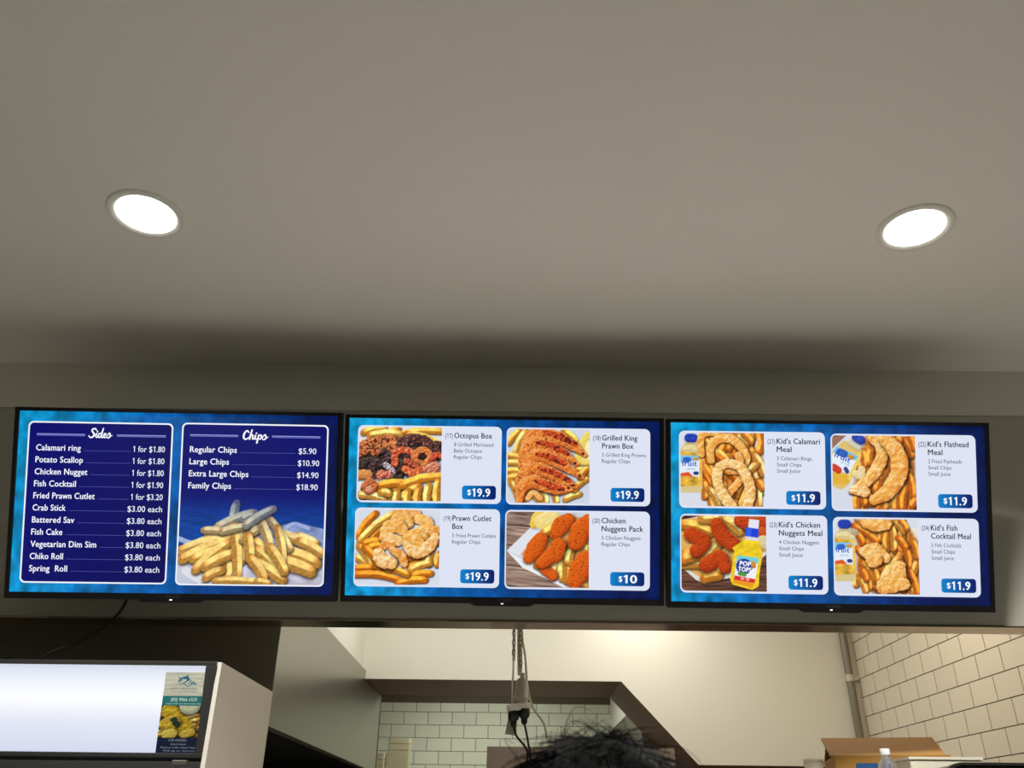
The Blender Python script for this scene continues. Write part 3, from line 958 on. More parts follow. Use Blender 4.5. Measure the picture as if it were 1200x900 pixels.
class Layers:
    """flat artwork in millimetres, x right, y up, each layer a hair in front of the last"""

    def __init__(s):
        s.V, s.F, s.C = [], [], []

    def add(s, V, F, col, z):
        n = len(s.V)
        col = np.asarray(col, float)
        for i, v in enumerate(V):
            s.V.append((v[0] * .001, v[1] * .001, z * .001))
            s.C.append(col if col.ndim == 1 else col[i])
        for f in F:
            s.F.append(tuple(n + k for k in f))

    def rrect(s, x0, x1, y0, y1, r, col, z):
        """rounded rectangle; col = rgb or function of (u,v)"""
        V = []
        for cx, cy, a0 in ((x1 - r, y1 - r, 0), (x0 + r, y1 - r, 90), (x0 + r, y0 + r, 180), (x1 - r, y0 + r, 270)):
            for k in range(7):
                a = math.radians(a0 + 15 * k)
                V.append((cx + r * math.cos(a), cy + r * math.sin(a)))
        if callable(col):
            V = [((x0 + x1) / 2, (y0 + y1) / 2)] + V
            Cc = np.array([lin(np.array(col((v[0] - x0) / (x1 - x0), (v[1] - y0) / (y1 - y0))) / 255) for v in V])
            n = len(V) - 1
            s.add(V, [(0, 1 + k, 1 + (k + 1) % n) for k in range(n)], Cc, z)
        else:
            s.add(V, [tuple(range(len(V)))], lin(np.array(col) / 255), z)

    def rect(s, x0, x1, y0, y1, col, z):
        s.add([(x0, y0), (x1, y0), (x1, y1), (x0, y1)], [(0, 1, 2, 3)], lin(np.array(col) / 255), z)

    def grid(s, x0, x1, y0, y1, img, z):
        h, w = img.shape[:2]
        X, Y = np.meshgrid(np.linspace(x0, x1, w), np.linspace(y1, y0, h))
        n = len(s.V)
        L = lin(np.clip(img, 0, 1)).reshape(-1, 3)
        Z = z * .001
        s.V += [(a * .001, b * .001, Z) for a, b in zip(X.ravel(), Y.ravel())]
        s.C += list(L)
        idx = (np.arange(h * w).reshape(h, w) + n)
        Q = np.stack([idx[1:, :-1], idx[1:, 1:], idx[:-1, 1:], idx[:-1, :-1]], -1).reshape(-1, 4)
        s.F += [tuple(q) for q in Q.tolist()]

    def text(s, t, x, y, cap, col, z, bold=0.0, width=None, align='L', rot=0.0, squeeze=1.0):
        """cap = capital height in mm, width = total width to fit in mm"""
        global CAPH
        if CAPH is None:
            CAPH = text_geo('H', 0.0)[0][:, 1].max()
        V, F = text_geo(t, bold)
        if not len(V):
            return
        V = V.copy()
        x0, x1 = V[:, 0].min(), V[:, 0].max()
        ky = cap / CAPH
        kx = ky * squeeze if width is None else width / (x1 - x0)
        w = (x1 - x0) * kx
        ox = {'L': 0, 'R': -w, 'C': -w / 2}[align]
        P = np.stack([(V[:, 0] - x0) * kx + ox, V[:, 1] * ky], 1)
        c, sn = math.cos(rot), math.sin(rot)
        P = np.stack([P[:, 0] * c - P[:, 1] * sn + x, P[:, 0] * sn + P[:, 1] * c + y], 1)
        s.add(P, F, lin(np.array(col) / 255), z)

    def brush(s, pts, wds, col, z, n=7):
        """one pen stroke of varying width"""
        P = np.array(catmull([tuple(p) + (0,) for p in pts], n))[:, :2]
        R = np.interp(np.linspace(0, 1, len(P)), np.linspace(0, 1, len(wds)), wds)
        T = np.gradient(P, axis=0)
        T /= np.linalg.norm(T, axis=1)[:, None] + 1e-9
        N = np.stack([-T[:, 1], T[:, 0]], 1)
        V = np.concatenate([P + N * R[:, None] / 2, P - N * R[:, None] / 2])
        m = len(P)
        s.add(V, [(i, i + m, i + m + 1, i + 1) for i in range(m - 1)], lin(np.array(col) / 255), z)
        for q, rr in ((P[0], R[0]), (P[-1], R[-1])):
            s.add([(q[0] + rr / 2 * math.cos(a), q[1] + rr / 2 * math.sin(a)) for a in np.linspace(0, 2 * math.pi, 9)[:-1]], [tuple(range(8))], lin(np.array(col) / 255), z + .01)

    def build(s, name, m, parent=None):
        me = bpy.data.meshes.new(name)
        me.from_pydata(s.V, [], s.F)
        a = me.color_attributes.new('Col', 'FLOAT_COLOR', 'POINT')
        arr = np.ones((len(s.V), 4), dtype=np.float32)
        arr[:, :3] = np.array(s.C)
        a.data.foreach_set('color', arr.ravel())
        me.materials.append(m)
        o = bpy.data.objects.new(name, me)
        COL.objects.link(o)
        o.parent = parent
        return o
# ------------------------------------------------------------------ menu screens
M_screen = attr_mat('lit display', 1.0)
M_led = mat('white led', (.8, .85, .9, 1), .4, emit=(.9, .95, 1, 1), strength=.8)
M_logo = mat('grey lettering', rgb(70, 70, 74), .4)
CARD = (221, 227, 244)
WHITE = (240, 244, 252)
INK = (34, 34, 48)
GREY = (74, 78, 96)
SX, SY0, SY1 = 474.0, -263.0, 271.0


def screen_bg(L, seed, deep):
    w, h = 200, 113
    U, V = np.meshgrid(np.linspace(0, 1, w), np.linspace(0, 1, h))
    a = np.array([10, 146, 198]) / 255.0
    b = np.array([3, 86, 160]) / 255.0
    c = np.array([2, 20, 78]) / 255.0
    t = np.clip(U * deep + .10 * V + .18 * (fbm(U * 5, V * 4, seed) - .5), 0, 1)[..., None]
    I = np.where(t < .5, a + (b - a) * (t / .5), b + (c - b) * ((t - .5) / .5))
    g = fbm(U * 42, V * 15, seed + 5, 4)
    I = I * (.62 + .74 * g)[..., None]
    I += (np.clip(fbm(U * 9, V * 7, seed + 2) - .55, 0, 1) * .8 * (1 - U))[..., None] * np.array([.35, .6, .6])
    L.grid(-SX, SX, SY0, SY1, I, 0)


def dotted(L, x0, x1, y, z):
    n = int((x1 - x0) / 3.2)
    for k in range(n):
        xx = x0 + k * (x1 - x0) / n
        L.rect(xx, xx + 2.0, y, y + 1.0, (112, 122, 196), z)


def title_rules(L, x0, x1, y):
    for dy, c in ((2.2, (150, 160, 225)), (-1.6, (110, 120, 200))):
        L.rect(x0, x1, y + dy - 1.1, y + dy + 1.3, c, .45)


def art_price_list():
    L = Layers()
    screen_bg(L, 11, 1.0)
    # left card
    L.rrect(-446, -18, -237, 240, 15, WHITE, .15)
    L.rrect(-441.5, -22.5, -232.5, 235.5, 12, lambda u, v: (8 - 4 * u, 10 - 4 * u, 102 - 16 * u + 8 * v), .3)
    title_rules(L, -420, -278, 200)
    title_rules(L, -184, -39, 200)

    def pen(x, y, strokes):
        for pts, wd in strokes:
            L.brush([(x + a, y + b) for a, b in pts], wd, (246, 248, 255), .45)
    pen(-266, 193, [
        ([(21, 22), (18, 27), (11, 26), (8, 21), (12, 15), (15, 9), (10, 2), (3, 1), (-1, 6)], [3, 4.5, 5, 5, 5.5, 5, 4, 3]),
        ([(22, 13), (20, 5), (23, 1), (28, 6)], [4.5, 4.5, 3.5, 2]), ([(24, 18.5), (24.6, 19)], [4.5, 4.5]),
        ([(36, 12), (30, 13), (27, 6), (30, 1), (36, 7)], [3.5, 4, 4.5, 4, 3]), ([(41, 28), (37, 12), (36, 4), (39, 1), (43, 4)], [4, 5, 5, 4, 2]),
        ([(43, 5), (49, 9), (49, 13), (45, 12), (43, 5), (46, 1), (52, 4)], [2.5, 3, 3.5, 4, 4.5, 4, 2]),
        ([(52, 4), (59, 15), (62, 9), (61, 3), (56, 0), (52, 2)], [2.5, 3.5, 5, 4.5, 3.5, 3]), ([(61, 4), (69, 8)], [3, 1.5])])
    rows = [('Calamari ring', '1 for $1.80', 132), ('Potato Scallop', '1 for $1.80', 140), ('Chicken Nugget', '1 for $1.80', 155),
            ('Fish Cocktail', '1 for $1.90', 123), ('Fried Prawn Cutlet', '1 for $3.20', 180), ('Crab Stick', '$3.00 each', 97),
            ('Battered Sav', '$3.80 each', 124), ('Fish Cake', '$3.80 each', 91), ('Vegetarian Dim Sim', '$3.80 each', 192),
            ('Chiko Roll', '$3.80 each', 97), ('Spring  Roll', '$3.80 each', 111)]
    y = 153.0
    for i, (a, b, w) in enumerate(rows):
        L.text(a, -420, y, 17.5, (240, 243, 255), .45, .022, width=w)
        pw = 94 if '1 for' in b else 102
        L.text(b, -40, y, 17.0, (236, 240, 255), .45, .006, width=pw, align='R')
        dotted(L, -420 + w + 9, -40 - pw - 5, y + .5, .45)
        y -= 35.6
    # right card with the picture of chips
    L.rrect(8, 446, -238.5, 243, 15, WHITE, .15)
    p = pic_chips(270, 192)
    p.round_mask(18, WHITE, ((0, 1), (1, 1)))
    L.rrect(12.5, 441.5, 10, 238.5, 12, (8, 14, 106), .3)
    L.grid(12.5, 441.5, -234, 68, p.I, .3 + .03)
    title_rules(L, 33, 176, 205)
    title_rules(L, 277, 422, 205)
    pen(190, 196, [
        ([(17, 21), (13, 26), (6, 21), (2, 9), (6, 1), (13, 2), (19, 8)], [4, 4.5, 5.5, 6, 5, 4, 2]),
        ([(27, 29), (23, 14), (20, 1)], [4, 5, 5]), ([(20, 5), (26, 14), (30, 12), (29, 4), (31, 1), (36, 5)], [2.5, 3.5, 4.5, 5, 4, 2]),
        ([(38, 13), (36, 4), (39, 1), (44, 5)], [4.5, 4.5, 3.5, 2]), ([(40, 19), (40.6, 19.5)], [4.5, 4.5]),
        ([(47, 14), (45, 2), (42, -10)], [4, 5, 5]), ([(45, 7), (52, 14), (56, 9), (52, 2), (46, 3)], [2.5, 4, 5, 4, 3]),
        ([(57, 4), (65, 15), (69, 9), (68, 3), (62, 0), (58, 2)], [2.5, 3.5, 5, 4.5, 3.5, 3]), ([(68, 4), (76, 8)], [3, 1.5])])
    y = 155.0
    for a, b, w, pw, px in (('Regular Chips', '$5.90', 140, 53, 411), ('Large Chips', '$10.90', 118, 64, 421), ('Extra Large Chips', '$14.90', 177, 64, 420), ('Family Chips', '$18.90', 127, 64, 419)):
        L.text(a, 34, y, 17.5, (240, 243, 255), .45, .022, width=w)
        L.text(b, px, y, 17.0, (236, 240, 255), .45, .008, width=pw, align='R')
        dotted(L, 34 + w + 9, 350, y + .5, .45)
        y -= 35.9
    return L


def dish_card(L, x0, x1, y0, y1, pic, px1, num, title, subs, price, tw, sw):
    L.rrect(x0, x1, y0, y1, 17, CARD, .15)
    p = pic(170, 150)
    p.round_mask((p.x1 - p.x0) * 13 / (px1 - x0 - 4), CARD, ((0, 0), (0, 1)))
    L.grid(x0 + 4, px1, y0 + 6, y1 - 5, p.I, .3)
    tx = px1 + 38
    y = y1 - 36
    L.text(num, tx - 27.5, y, 14, (60, 62, 82), .3, 0.006, width=23)
    for t, w in zip(title, tw):
        L.text(t, tx, y, 16.0, INK, .3, .02, width=w)
        y -= 24.5
    y -= .5
    for t, w in zip(subs, sw):
        L.text(t, tx, y, 11.2, GREY, .3, .004, width=w)
        y -= 18.8
    bx0 = px1 + 64.5
    by0 = y0 + 13
    L.rrect(bx0, bx0 + 103, by0, by0 + 41.5, 9, lambda u, v: tuple(np.array([2, 132, 206]) * (1 - u) + np.array([4, 18, 96]) * u), .3)
    wp = {'19.9': 55, '11.9': 55, '10': 41}[price]
    off = 0 if price != '10' else 9
    L.text('$', bx0 + 16 + off, by0 + 13.5, 16, (244, 248, 255), .45, .02, width=11.5)
    L.text(price, bx0 + 31 + off, by0 + 9, 23.5, (246, 249, 255), .45, .028, width=wp)


def art_boxes():
    L = Layers()
    screen_bg(L, 23, 1.05)
    dish_card(L, -447, -8, 15, 249, pic_octopus, -191, '(17)', ['Octopus Box'], ['8 Grilled Marinated', 'Baby Octopus', 'Regular Chips'], '19.9', [116], [120, 85, 85])
    dish_card(L, 7, 445, 14, 248, pic_prawns, 260, '(18)', ['Grilled King', 'Prawn Box'], ['5 Grilled King Prawns', 'Regular Chips'], '19.9', [108, 96], [134, 86])
    dish_card(L, -449, -10, -236, -1, pic_cutlets, -192, '(19)', ['Prawn Cutlet', 'Box'], ['5 Fried Prawn Cutlets', 'Regular Chips'], '19.9', [118, 33], [132, 86])
    dish_card(L, 6, 444, -238, -2, pic_nuggets, 260, '(20)', ['Chicken', 'Nuggets Pack'], ['5 Chicken Nuggets', 'Regular Chips'], '10', [72, 126], [118, 86])
    return L


def art_kids():
    L = Layers()
    screen_bg(L, 37, 1.05)
    dish_card(L, -448, -7, 14, 246, pic_rings, -191, '(21)', ["Kid's Calamari", 'Meal'], ['3 Calamari Rings', 'Small Chips', 'Small Juice'], '11.9', [131, 45], [105, 74, 70])
    dish_card(L, 10, 446, 11, 243, pic_flathead, 264, '(22)', ["Kid's Flathead", 'Meal'], ['2 Fried Flatheads', 'Small Chips', 'Small Juice'], '11.9', [123, 44], [101, 69, 66])
    dish_card(L, -446, -5, -237, -4, pic_kids_nuggets, -188, '(23)', ["Kid's Chicken", 'Nuggets Meal'], ['4 Chicken Nuggets', 'Small Chips', 'Small Juice'], '11.9', [124, 130], [120, 74, 70])
    dish_card(L, 12, 447, -239, -7, pic_cocktail, 266, '(24)', ["Kid's Fish", 'Cocktail Meal'], ['3 Fish Cocktails', 'Small Chips', 'Small Juice'], '11.9', [79, 119], [89, 70, 66])
    # lettering on the pictured juice bottles
    BL = (30, 84, 190)
    L.text('fruit', -440, 139, 17, BL, .45, .02, width=46)
    L.text('drink', -426, 128, 7, (90, 160, 220), .45, .0, width=28)
    L.text('fruit', 18, 175, 17, BL, .45, .02, width=52, rot=-.42)
    L.text('drink', 38, 156, 7, (90, 160, 220), .45, .0, width=30, rot=-.42)
    L.text('fruit', 18, -112, 15, BL, .45, .02, width=42)
    L.text('drink', 30, -123, 6, (90, 160, 220), .45, .0, width=28)
    L.text('POP', -252, -156, 13, (250, 250, 255), .45, .05, width=34, align='C', rot=-.1)
    L.text('TOPS', -254, -173, 13, (250, 250, 255), .45, .05, width=40, align='C', rot=-.1)
    return L


W2, H2 = .486, .2815


def make_tv(label, pose, art):
    cx, cy, cz, t, ty, rl = pose
    X = Vector((math.cos(ty), math.sin(ty), 0))
    N = Vector((-math.sin(ty), math.cos(ty), 0))
    D = Vector((0, 0, -math.cos(t))) + N * math.sin(t)
    X2 = X * math.cos(rl) + D * math.sin(rl)
    D2 = D * math.cos(rl) - X * math.sin(rl)
    Nn = X2.cross(-D2)
    root = thing('menu_television', label, 'menu screen', group='wall-mounted menu screens')
    M = Matrix((X2, -D2, Nn)).transposed().to_4x4()
    M.translation = Vector((cx, cy, E + cz))
    root.matrix_world = M
    bm = bmesh.new()
    bm_box(bm, -W2, W2, -H2, H2, -.030, -.003, bev=.003)
    for b in ((-W2, -.4735, -H2, H2), (.4735, W2, -H2, H2), (-.4736, .4736, .2705, H2), (-.4736, .4736, -H2, -.2628)):
        bm_box(bm, b[0], b[1], b[2], b[3], -.004, .0025, bev=.0008)
    obj('frame', bm, M_bezel, root)
    bm = bmesh.new()
    bm_box(bm, -.30, .30, -.22, .12, -.062, -.030, bev=.008)
    obj('rear_housing', bm, M_black, root)
    o = art.build('screen', M_screen, root)
    o.location = (0, 0, -.0027)
    bm = bmesh.new()
    P = [(-.094, -.272), (.094, -.272), (.094, -.284), (.08, -.2885), (-.08, -.2885), (-.094, -.284)]
    bm_prism(bm, P, -.026, .0035, 'z')
    s = obj('sensor_bar', bm, M_bezel, root)
    bm = bmesh.new()
    bm_box(bm, -.004, .004, -.2825, -.2795, .0034, .0042, bev=.0003)
    obj('status_light', bm, M_led, s)
    V, F = text_geo('SONY', .02)
    bm = bmesh.new()
    k = .009 / V[:, 1].max()
    vs = [bm.verts.new(((v[0] - V[:, 0].mean()) * k * 1.25, -.2755 + v[1] * k, .0040)) for v in V]
    for f in F:
        try:
            bm.faces.new([vs[i] for i in f])
        except ValueError:
            pass
    obj('maker_lettering', bm, M_logo, s)
    # arm and plate that hold the tilted set off the wall
    yb = 2.615
    bm = bmesh.new()
    Mi = M.inverted()
    c = M @ Vector((0, -.03, -.06))
    d = yb - c.y
    for sx in (-.14, .14):
        a = M @ Vector((sx, .06, -.058))
        b = M @ Vector((sx, -.14, -.058))
        bm_tube(bm, [Mi @ a, Mi @ Vector((a.x, yb, a.z - .02))], .012, 8, 0)
        bm_tube(bm, [Mi @ b, Mi @ Vector((b.x, yb, b.z))], .012, 8, 0)
    bm_box(bm, c.x - .2, c.x + .2, yb, 2.6205, c.z - .12, c.z + .14, M=Mi)
    obj('wall_bracket', bm, M_black, root)
    return root


TV_LEFT = make_tv('left menu screen listing Sides and Chips prices, picture of chips below', (-1.016, 2.3925, .8556, .4145, .0411, -.0084), art_price_list())
make_tv('middle menu screen with octopus, king prawn, prawn cutlet and chicken nugget boxes', (-.0386, 2.4376, .8653, .4102, .0045, .0023), art_boxes())
make_tv("right menu screen with four Kid's meals at $11.9 each", (.9394, 2.4254, .854, .4014, -.0058, .0064), art_kids())
# ------------------------------------------------------------------ ceiling lamps
M_ring = mat('white lamp ring', rgb(226, 224, 214), .45, noise=.02)
M_lamp = mat('lamp diffuser', (1, 1, 1, 1), .5, emit=(1.0, .985, .94, 1), strength=DOWNLIGHT)


def downlight(x, y, label):
    t = thing('ceiling_light', label, 'ceiling light', (x, y, CEIL), group='round recessed ceiling lights')
    bm = bmesh.new()
    bm_lathe(bm, [(.1015, 0.0), (.1015, -.003), (.098, -.0065), (.091, -.0075), (.083, -.005), (.078, -.0015), (.0775, 0)], 64)
    obj('trim_ring', bm, M_ring, t, True)
    bm = bmesh.new()
    bm_lathe(bm, [(0, -.0022), (.0785, -.0022), (.0785, -.0002), (0, -.0002)], 64)
    obj('diffuser', bm, M_lamp, t)
    l = area('lamp_beam', (0, 0, -.004), .15, BEAM, (1.0, .985, .94), spread=125)
    l.data.shape = 'DISK'
    l.parent = t


downlight(-1.003, 1.793, 'round recessed ceiling light above the Sides and Chips screen')
downlight(1.074, 1.826, "round recessed ceiling light above the screen of Kid's meals")

# ------------------------------------------------------------------ cord of the left screen
bm = bmesh.new()
pts = [(-1.19, 2.598, E + .66), (-1.20, 2.602, E + .60), (-1.235, 2.60, E + .545), (-1.30, 2.595, E + .495), (-1.385, 2.59, E + .455), (-1.43, 2.60, E + .425), (-1.46, 2.66, E + .421)]
bm_tube(bm, pts, .004, 8, 6)
o = obj('power_cord', bm, M_black, None, True)
o.parent = TV_LEFT
o.matrix_parent_inverse = TV_LEFT.matrix_basis.inverted()
o['label'] = 'thin black power cord hanging below the screen'

# ------------------------------------------------------------------ display fridge with lit header sign
M_fr_side = mat('fridge side, off-white enamel', rgb(214, 208, 196), .35, noise=.03)
M_fr_frame = mat('charcoal sign frame', rgb(52, 52, 50), .4, noise=.05)


def lit_panel_mat():
    m = mat('lit sign panel', rgb(235, 238, 245), .3, emit=(1, 1, 1, 1), strength=1.0)
    nt = m.node_tree
    b = nt.nodes['Principled BSDF']
    tc = nt.nodes.new('ShaderNodeTexCoord')
    sp = nt.nodes.new('ShaderNodeSeparateXYZ')
    mr = nt.nodes.new('ShaderNodeMapRange')
    mr.inputs[1].default_value = 1.731
    mr.inputs[2].default_value = 1.962
    cr = nt.nodes.new('ShaderNodeValToRGB')
    e = cr.color_ramp.elements
    e[0].position = 0.0
    e[0].color = rgb(212, 216, 238)
    e[1].position = 1.0
    e[1].color = rgb(205, 212, 228)
    for p, c in ((.3, (224, 228, 244)), (.58, (252, 253, 255)), (.75, (240, 244, 252)), (.9, (222, 228, 240))):
        k = e.new(p)
        k.color = rgb(*c)
    nt.links.new(tc.outputs['Object'], sp.inputs[0])
    nt.links.new(sp.outputs['Z'], mr.inputs[0])
    nt.links.new(mr.outputs[0], cr.inputs[0])
    b.inputs['Base Color'].default_value = (.02, .02, .02, 1)
    nt.links.new(cr.outputs[0], b.inputs['Emission Color'])
    return m


M_lit = lit_panel_mat()
FX1, FX0, FY0, FY1, FT = -.8225, -2.04, 2.45, 3.03, E + .4145
fr = thing('display_fridge', 'tall drinks fridge with a blank white lit header sign at lower left', 'fridge', ((FX0 + FX1) / 2, 2.74, 0))


def at_fr(bm, name, m, par=None, sm=False):
    off = Vector(((FX0 + FX1) / 2, 2.74, 0))
    for v in bm.verts:
        v.co -= off
    return obj(name, bm, m, par or fr, sm)


bm = boxes((FX0 + .012, FX1 - .012, FY0 + .085, FY1, .08, FT - .004), (FX0 + .012, FX1 - .012, FY0 + .03, FY0 + .085, FT - .008, FT - .004))
at_fr(bm, 'cabinet', M_fr_frame)
for xx in (FX0, FX1 - .012):
    bm = bmesh.new()
    bm_prism(bm, [(FY0 + .012, .06), (FY1, .06), (FY1, FT), (FY0 + .012, FT)], xx, xx + .012, 'x')
    at_fr(bm, 'side_panel', M_fr_side)
# header sign: frame of four rails, lit sheet
SZ0, SZ1 = E + .166, FT
bm = boxes((FX0 + .012, FX1 - .013, FY0 - .002, FY0 + .03, SZ1 - .012, SZ1, ), (FX0 + .012, FX1 - .013, FY0 - .002, FY0 + .03, SZ0, SZ0 + .012),
           (FX0 + .012, FX0 + .036, FY0 - .002, FY0 + .03, SZ0 + .012, SZ1 - .012), (FX1 - .040, FX1 - .013, FY0 - .002, FY0 + .03, SZ0 + .012, SZ1 - .012), bev=.002)
TILT = math.radians(9)
TM = Matrix.Translation((0, FY0, SZ1)) @ Matrix.Rotation(TILT, 4, 'X') @ Matrix.Translation((0, -FY0, -SZ1))
for v in bm.verts:
    v.co = TM @ v.co
sf = at_fr(bm, 'sign_frame', M_fr_frame)
bm = boxes((FX0 + .034, FX1 - .038, FY0 + .004, FY0 + .012, SZ0 + .010, SZ1 - .010))
for v in bm.verts:
    v.co = TM @ v.co
sheet = obj('lit_sheet', bm, M_lit, sf)
sheet.matrix_parent_inverse = Matrix.Translation(Vector(((FX0 + FX1) / 2, 2.74, 0))).inverted()
bm = boxes((FX0 + .012, FX1 - .013, FY0 + .042, FY0 + .058, E + .120, SZ0 - .004), bev=.003)
at_fr(bm, 'door_rail', M_fr_frame)
for k, (a, b) in enumerate(((FX0 + .015, (FX0 + FX1) / 2 - .004), ((FX0 + FX1) / 2 + .004, FX1 - .016))):
    bm = boxes((a, b, FY0 + .004, FY0 + .05, .16, .22), (a, b, FY0 + .004, FY0 + .05, E + .05, E + .112), (a, a + .05, FY0 + .004, FY0 + .05, .22, E + .05), (b - .05, b, FY0 + .004, FY0 + .05, .22, E + .05), bev=.002)
    d = at_fr(bm, 'door', M_black)
    bm = boxes((a + .05, b - .05, FY0 + .02, FY0 + .03, .22, E + .05))
    at_fr(bm, 'door_glass', mat('dark glass', (.01, .012, .014, 1), .05))
    xh = b - .06 if k == 0 else a + .03
    bm = bmesh.new()
    bm_tube(bm, [(xh, FY0 + .003, .9), (xh, FY0 - .03, .93), (xh, FY0 - .03, 1.3), (xh, FY0 + .003, 1.33)], .009, 8, 0)
    at_fr(bm, 'handle', M_steel, None, True)
bm = boxes((FX0 + .02, FX1 - .02, FY0 + .03, FY1 - .02, 0, .08))
at_fr(bm, 'plinth', M_black)
bm = boxes((FX1 - .085, FX1 - .045, FY0 - .003, FY0 + .014, SZ0 - .016, SZ0 - .005), bev=.002)
at_fr(bm, 'hinge', M_steel)

# leaflet stuck on the right end of the sign
M_paper = attr_mat('printed leaflet', 0)
L = Layers()
lw, lh = 111.0, 215.0
L.rect(0, lw, 0, lh, (216, 216, 200), 0)
U, V = np.meshgrid(np.linspace(0, 1, 50), np.linspace(0, 1, 30))
wd = np.array([206, 206, 190]) / 255 * (.88 + .2 * fbm(U * 3, V * 26, 4))[..., None]
L.grid(0, lw, 153, lh, wd, .1)
L.rect(0, lw, 128, 153, (38, 124, 124), .15)
L.grid(0, lw, 46, 128, pic_leaflet(120, 100).I, .15)
L.rect(0, lw, 0, 46, (14, 28, 62), .15)
TE = (42, 120, 160)
L.brush([(38, 192), (46, 199), (56, 201), (66, 197), (58, 190), (50, 186)], [1, 4, 7, 6, 3, 1], TE, .2)
L.brush([(56, 198), (62, 207), (64, 199)], [5, 3, 1], TE, .2)
L.brush([(48, 195), (38, 190), (42, 199), (34, 203)], [3, 2, 3, 1], TE, .2)
L.brush([(38, 182), (52, 186), (66, 178), (80, 186), (90, 181)], [1, 2.5, 2, 2.5, 1], TE, .2)
L.brush([(66, 182), (72, 195), (75, 183), (80, 192), (84, 183), (90, 188)], [1.5, 2, 2, 2, 2, 1], TE, .2)
L.text('MANLY SEAFOODS', lw / 2, 170, 4.6, (90, 110, 120), .2, 0, width=70, align='C')
L.text('FISH & CHIPS  GRILLED  FRESH', lw / 2, 162, 3.0, (120, 130, 130), .2, 0, width=70, align='C')
L.text('(02) 9066 6529', lw / 2 + 4, 140, 8.2, (236, 244, 240), .2, .03, width=72, align='C')
L.text('Open lunch and dinner every day', lw / 2 + 4, 131.5, 4.0, (210, 232, 228), .2, 0, width=96, align='C')
L.text('FOR ORDERS', lw / 2, 37, 5.6, (170, 180, 196), .2, .0, width=48, align='C')
L.text('Visit in store', lw / 2 + 3, 28, 4.4, (190, 200, 214), .2, .0, width=42, align='C')
L.text('Phone or order online 7 days', lw / 2 + 4, 19.5, 4.4, (190, 200, 214), .2, .0, width=94, align='C')
L.text('Pick up or delivery', lw / 2 + 8, 11.5, 4.4, (200, 208, 220), .2, .01, width=86, align='C')
lf = L.build('leaflet', M_paper)
lf.matrix_world = TM @ Matrix.Translation((-.9725, FY0 + .0032, E + .170)) @ Matrix.Rotation(math.radians(90), 4, 'X')
tag(lf, 'printed fish and chips leaflet stuck on the right end of the lit fridge sign', 'leaflet')

# ------------------------------------------------------------------ range hood at left
HX1, HX0, HY0, HY1, HZ0, HZ1 = -.853, -2.58, 3.135, 5.69, E + .318, E + .812
hd = thing('range_hood', 'large stainless steel range hood on the left of the kitchen opening', 'range hood', (HX1, HY0, HZ0))


def at_hd(bm, name, m, par=None):
    for v in bm.verts:
        v.co -= Vector((HX1, HY0, HZ0))
    return obj(name, bm, m, par or hd)


M_hood = mat('hood steel', rgb(164, 161, 152), .30, 1.0, noise=.05, scale=9, stretch=(1, 1, 24), bump=.015)
M_hood_front = mat('hood front steel', rgb(150, 142, 130), .45, 1.0, noise=.05, scale=9, stretch=(24, 1, 1), bump=.015)
at_hd(boxes((HX1 - .004, HX1, HY0, 5.05, HZ0, HZ1), (HX1 - .004, HX1, 5.05, HY1, HZ0, E + .766)), 'side_panel', M_hood)
at_hd(boxes((HX0, HX1 - .004, HY0, HY0 + .004, HZ0, HZ1)), 'front_panel', M_hood_front)
at_hd(boxes((HX0, HX1 - .004, HY0 + .004, 5.05, HZ1 - .006, HZ1 - .002)), 'top_panel', M_hood)
at_hd(boxes((HX1 - .035, HX1 - .004, HY0 + .004, HY1, HZ0, HZ0 + .004), (HX0, HX1 - .035, HY0 + .004, HY0 + .035, HZ0, HZ0 + .004), (HX1 - .039, HX1 - .035, HY0 + .035, HY1, HZ0, HZ0 + .05)), 'lip', M_steel_soft)
at_hd(boxes((HX0, HX1 - .04, HY0 + .036, HY1, HZ0 + .05, HZ0 + .06)), 'filter_panel', M_filter)
at_hd(boxes((HX0 - .01, HX0, HY0, HY1, HZ0, HZ1 - .06)), 'rear_panel', M_hood)

# ------------------------------------------------------------------ hanging outlet with cords
HYc = 3.30
ho = thing('hanging_power_outlet', 'grey power block and white double outlet hanging on a chain in the kitchen opening', 'power outlet', (.02, HYc, E + .52))
M_cable = mat('pale cable sheath', rgb(190, 186, 170), .5, noise=.05)
M_block = mat('grey plastic block', rgb(168, 164, 150), .45, noise=.05)
M_outlet = mat('white outlet plastic', rgb(232, 230, 224), .4, noise=.03)
M_chain = mat('steel chain', rgb(150, 146, 132), .4, .8, noise=.1)


def at_ho(bm, name, m, par=None, sm=True):
    for v in bm.verts:
        v.co -= Vector((.02, HYc, E + .52))
    return obj(name, bm, m, par or ho, sm)


def links(bm, p0, p1, pitch, r):
    p0, p1 = Vector(p0), Vector(p1)
    n = max(1, int((p1 - p0).length / pitch))
    d = (p1 - p0).normalized()
    for k in range(n):
        c = p0 + (p1 - p0) * ((k + .5) / n)
        s = d.cross(Vector((0, 1, 0)) if k % 2 else Vector((.7, .7, 0))).normalized()
        ring = [c + d * math.cos(a) * pitch * .66 + s * math.sin(a) * pitch * .34 for a in np.linspace(0, 2 * math.pi, 11)]
        bm_tube(bm, ring, r, 5, 0)


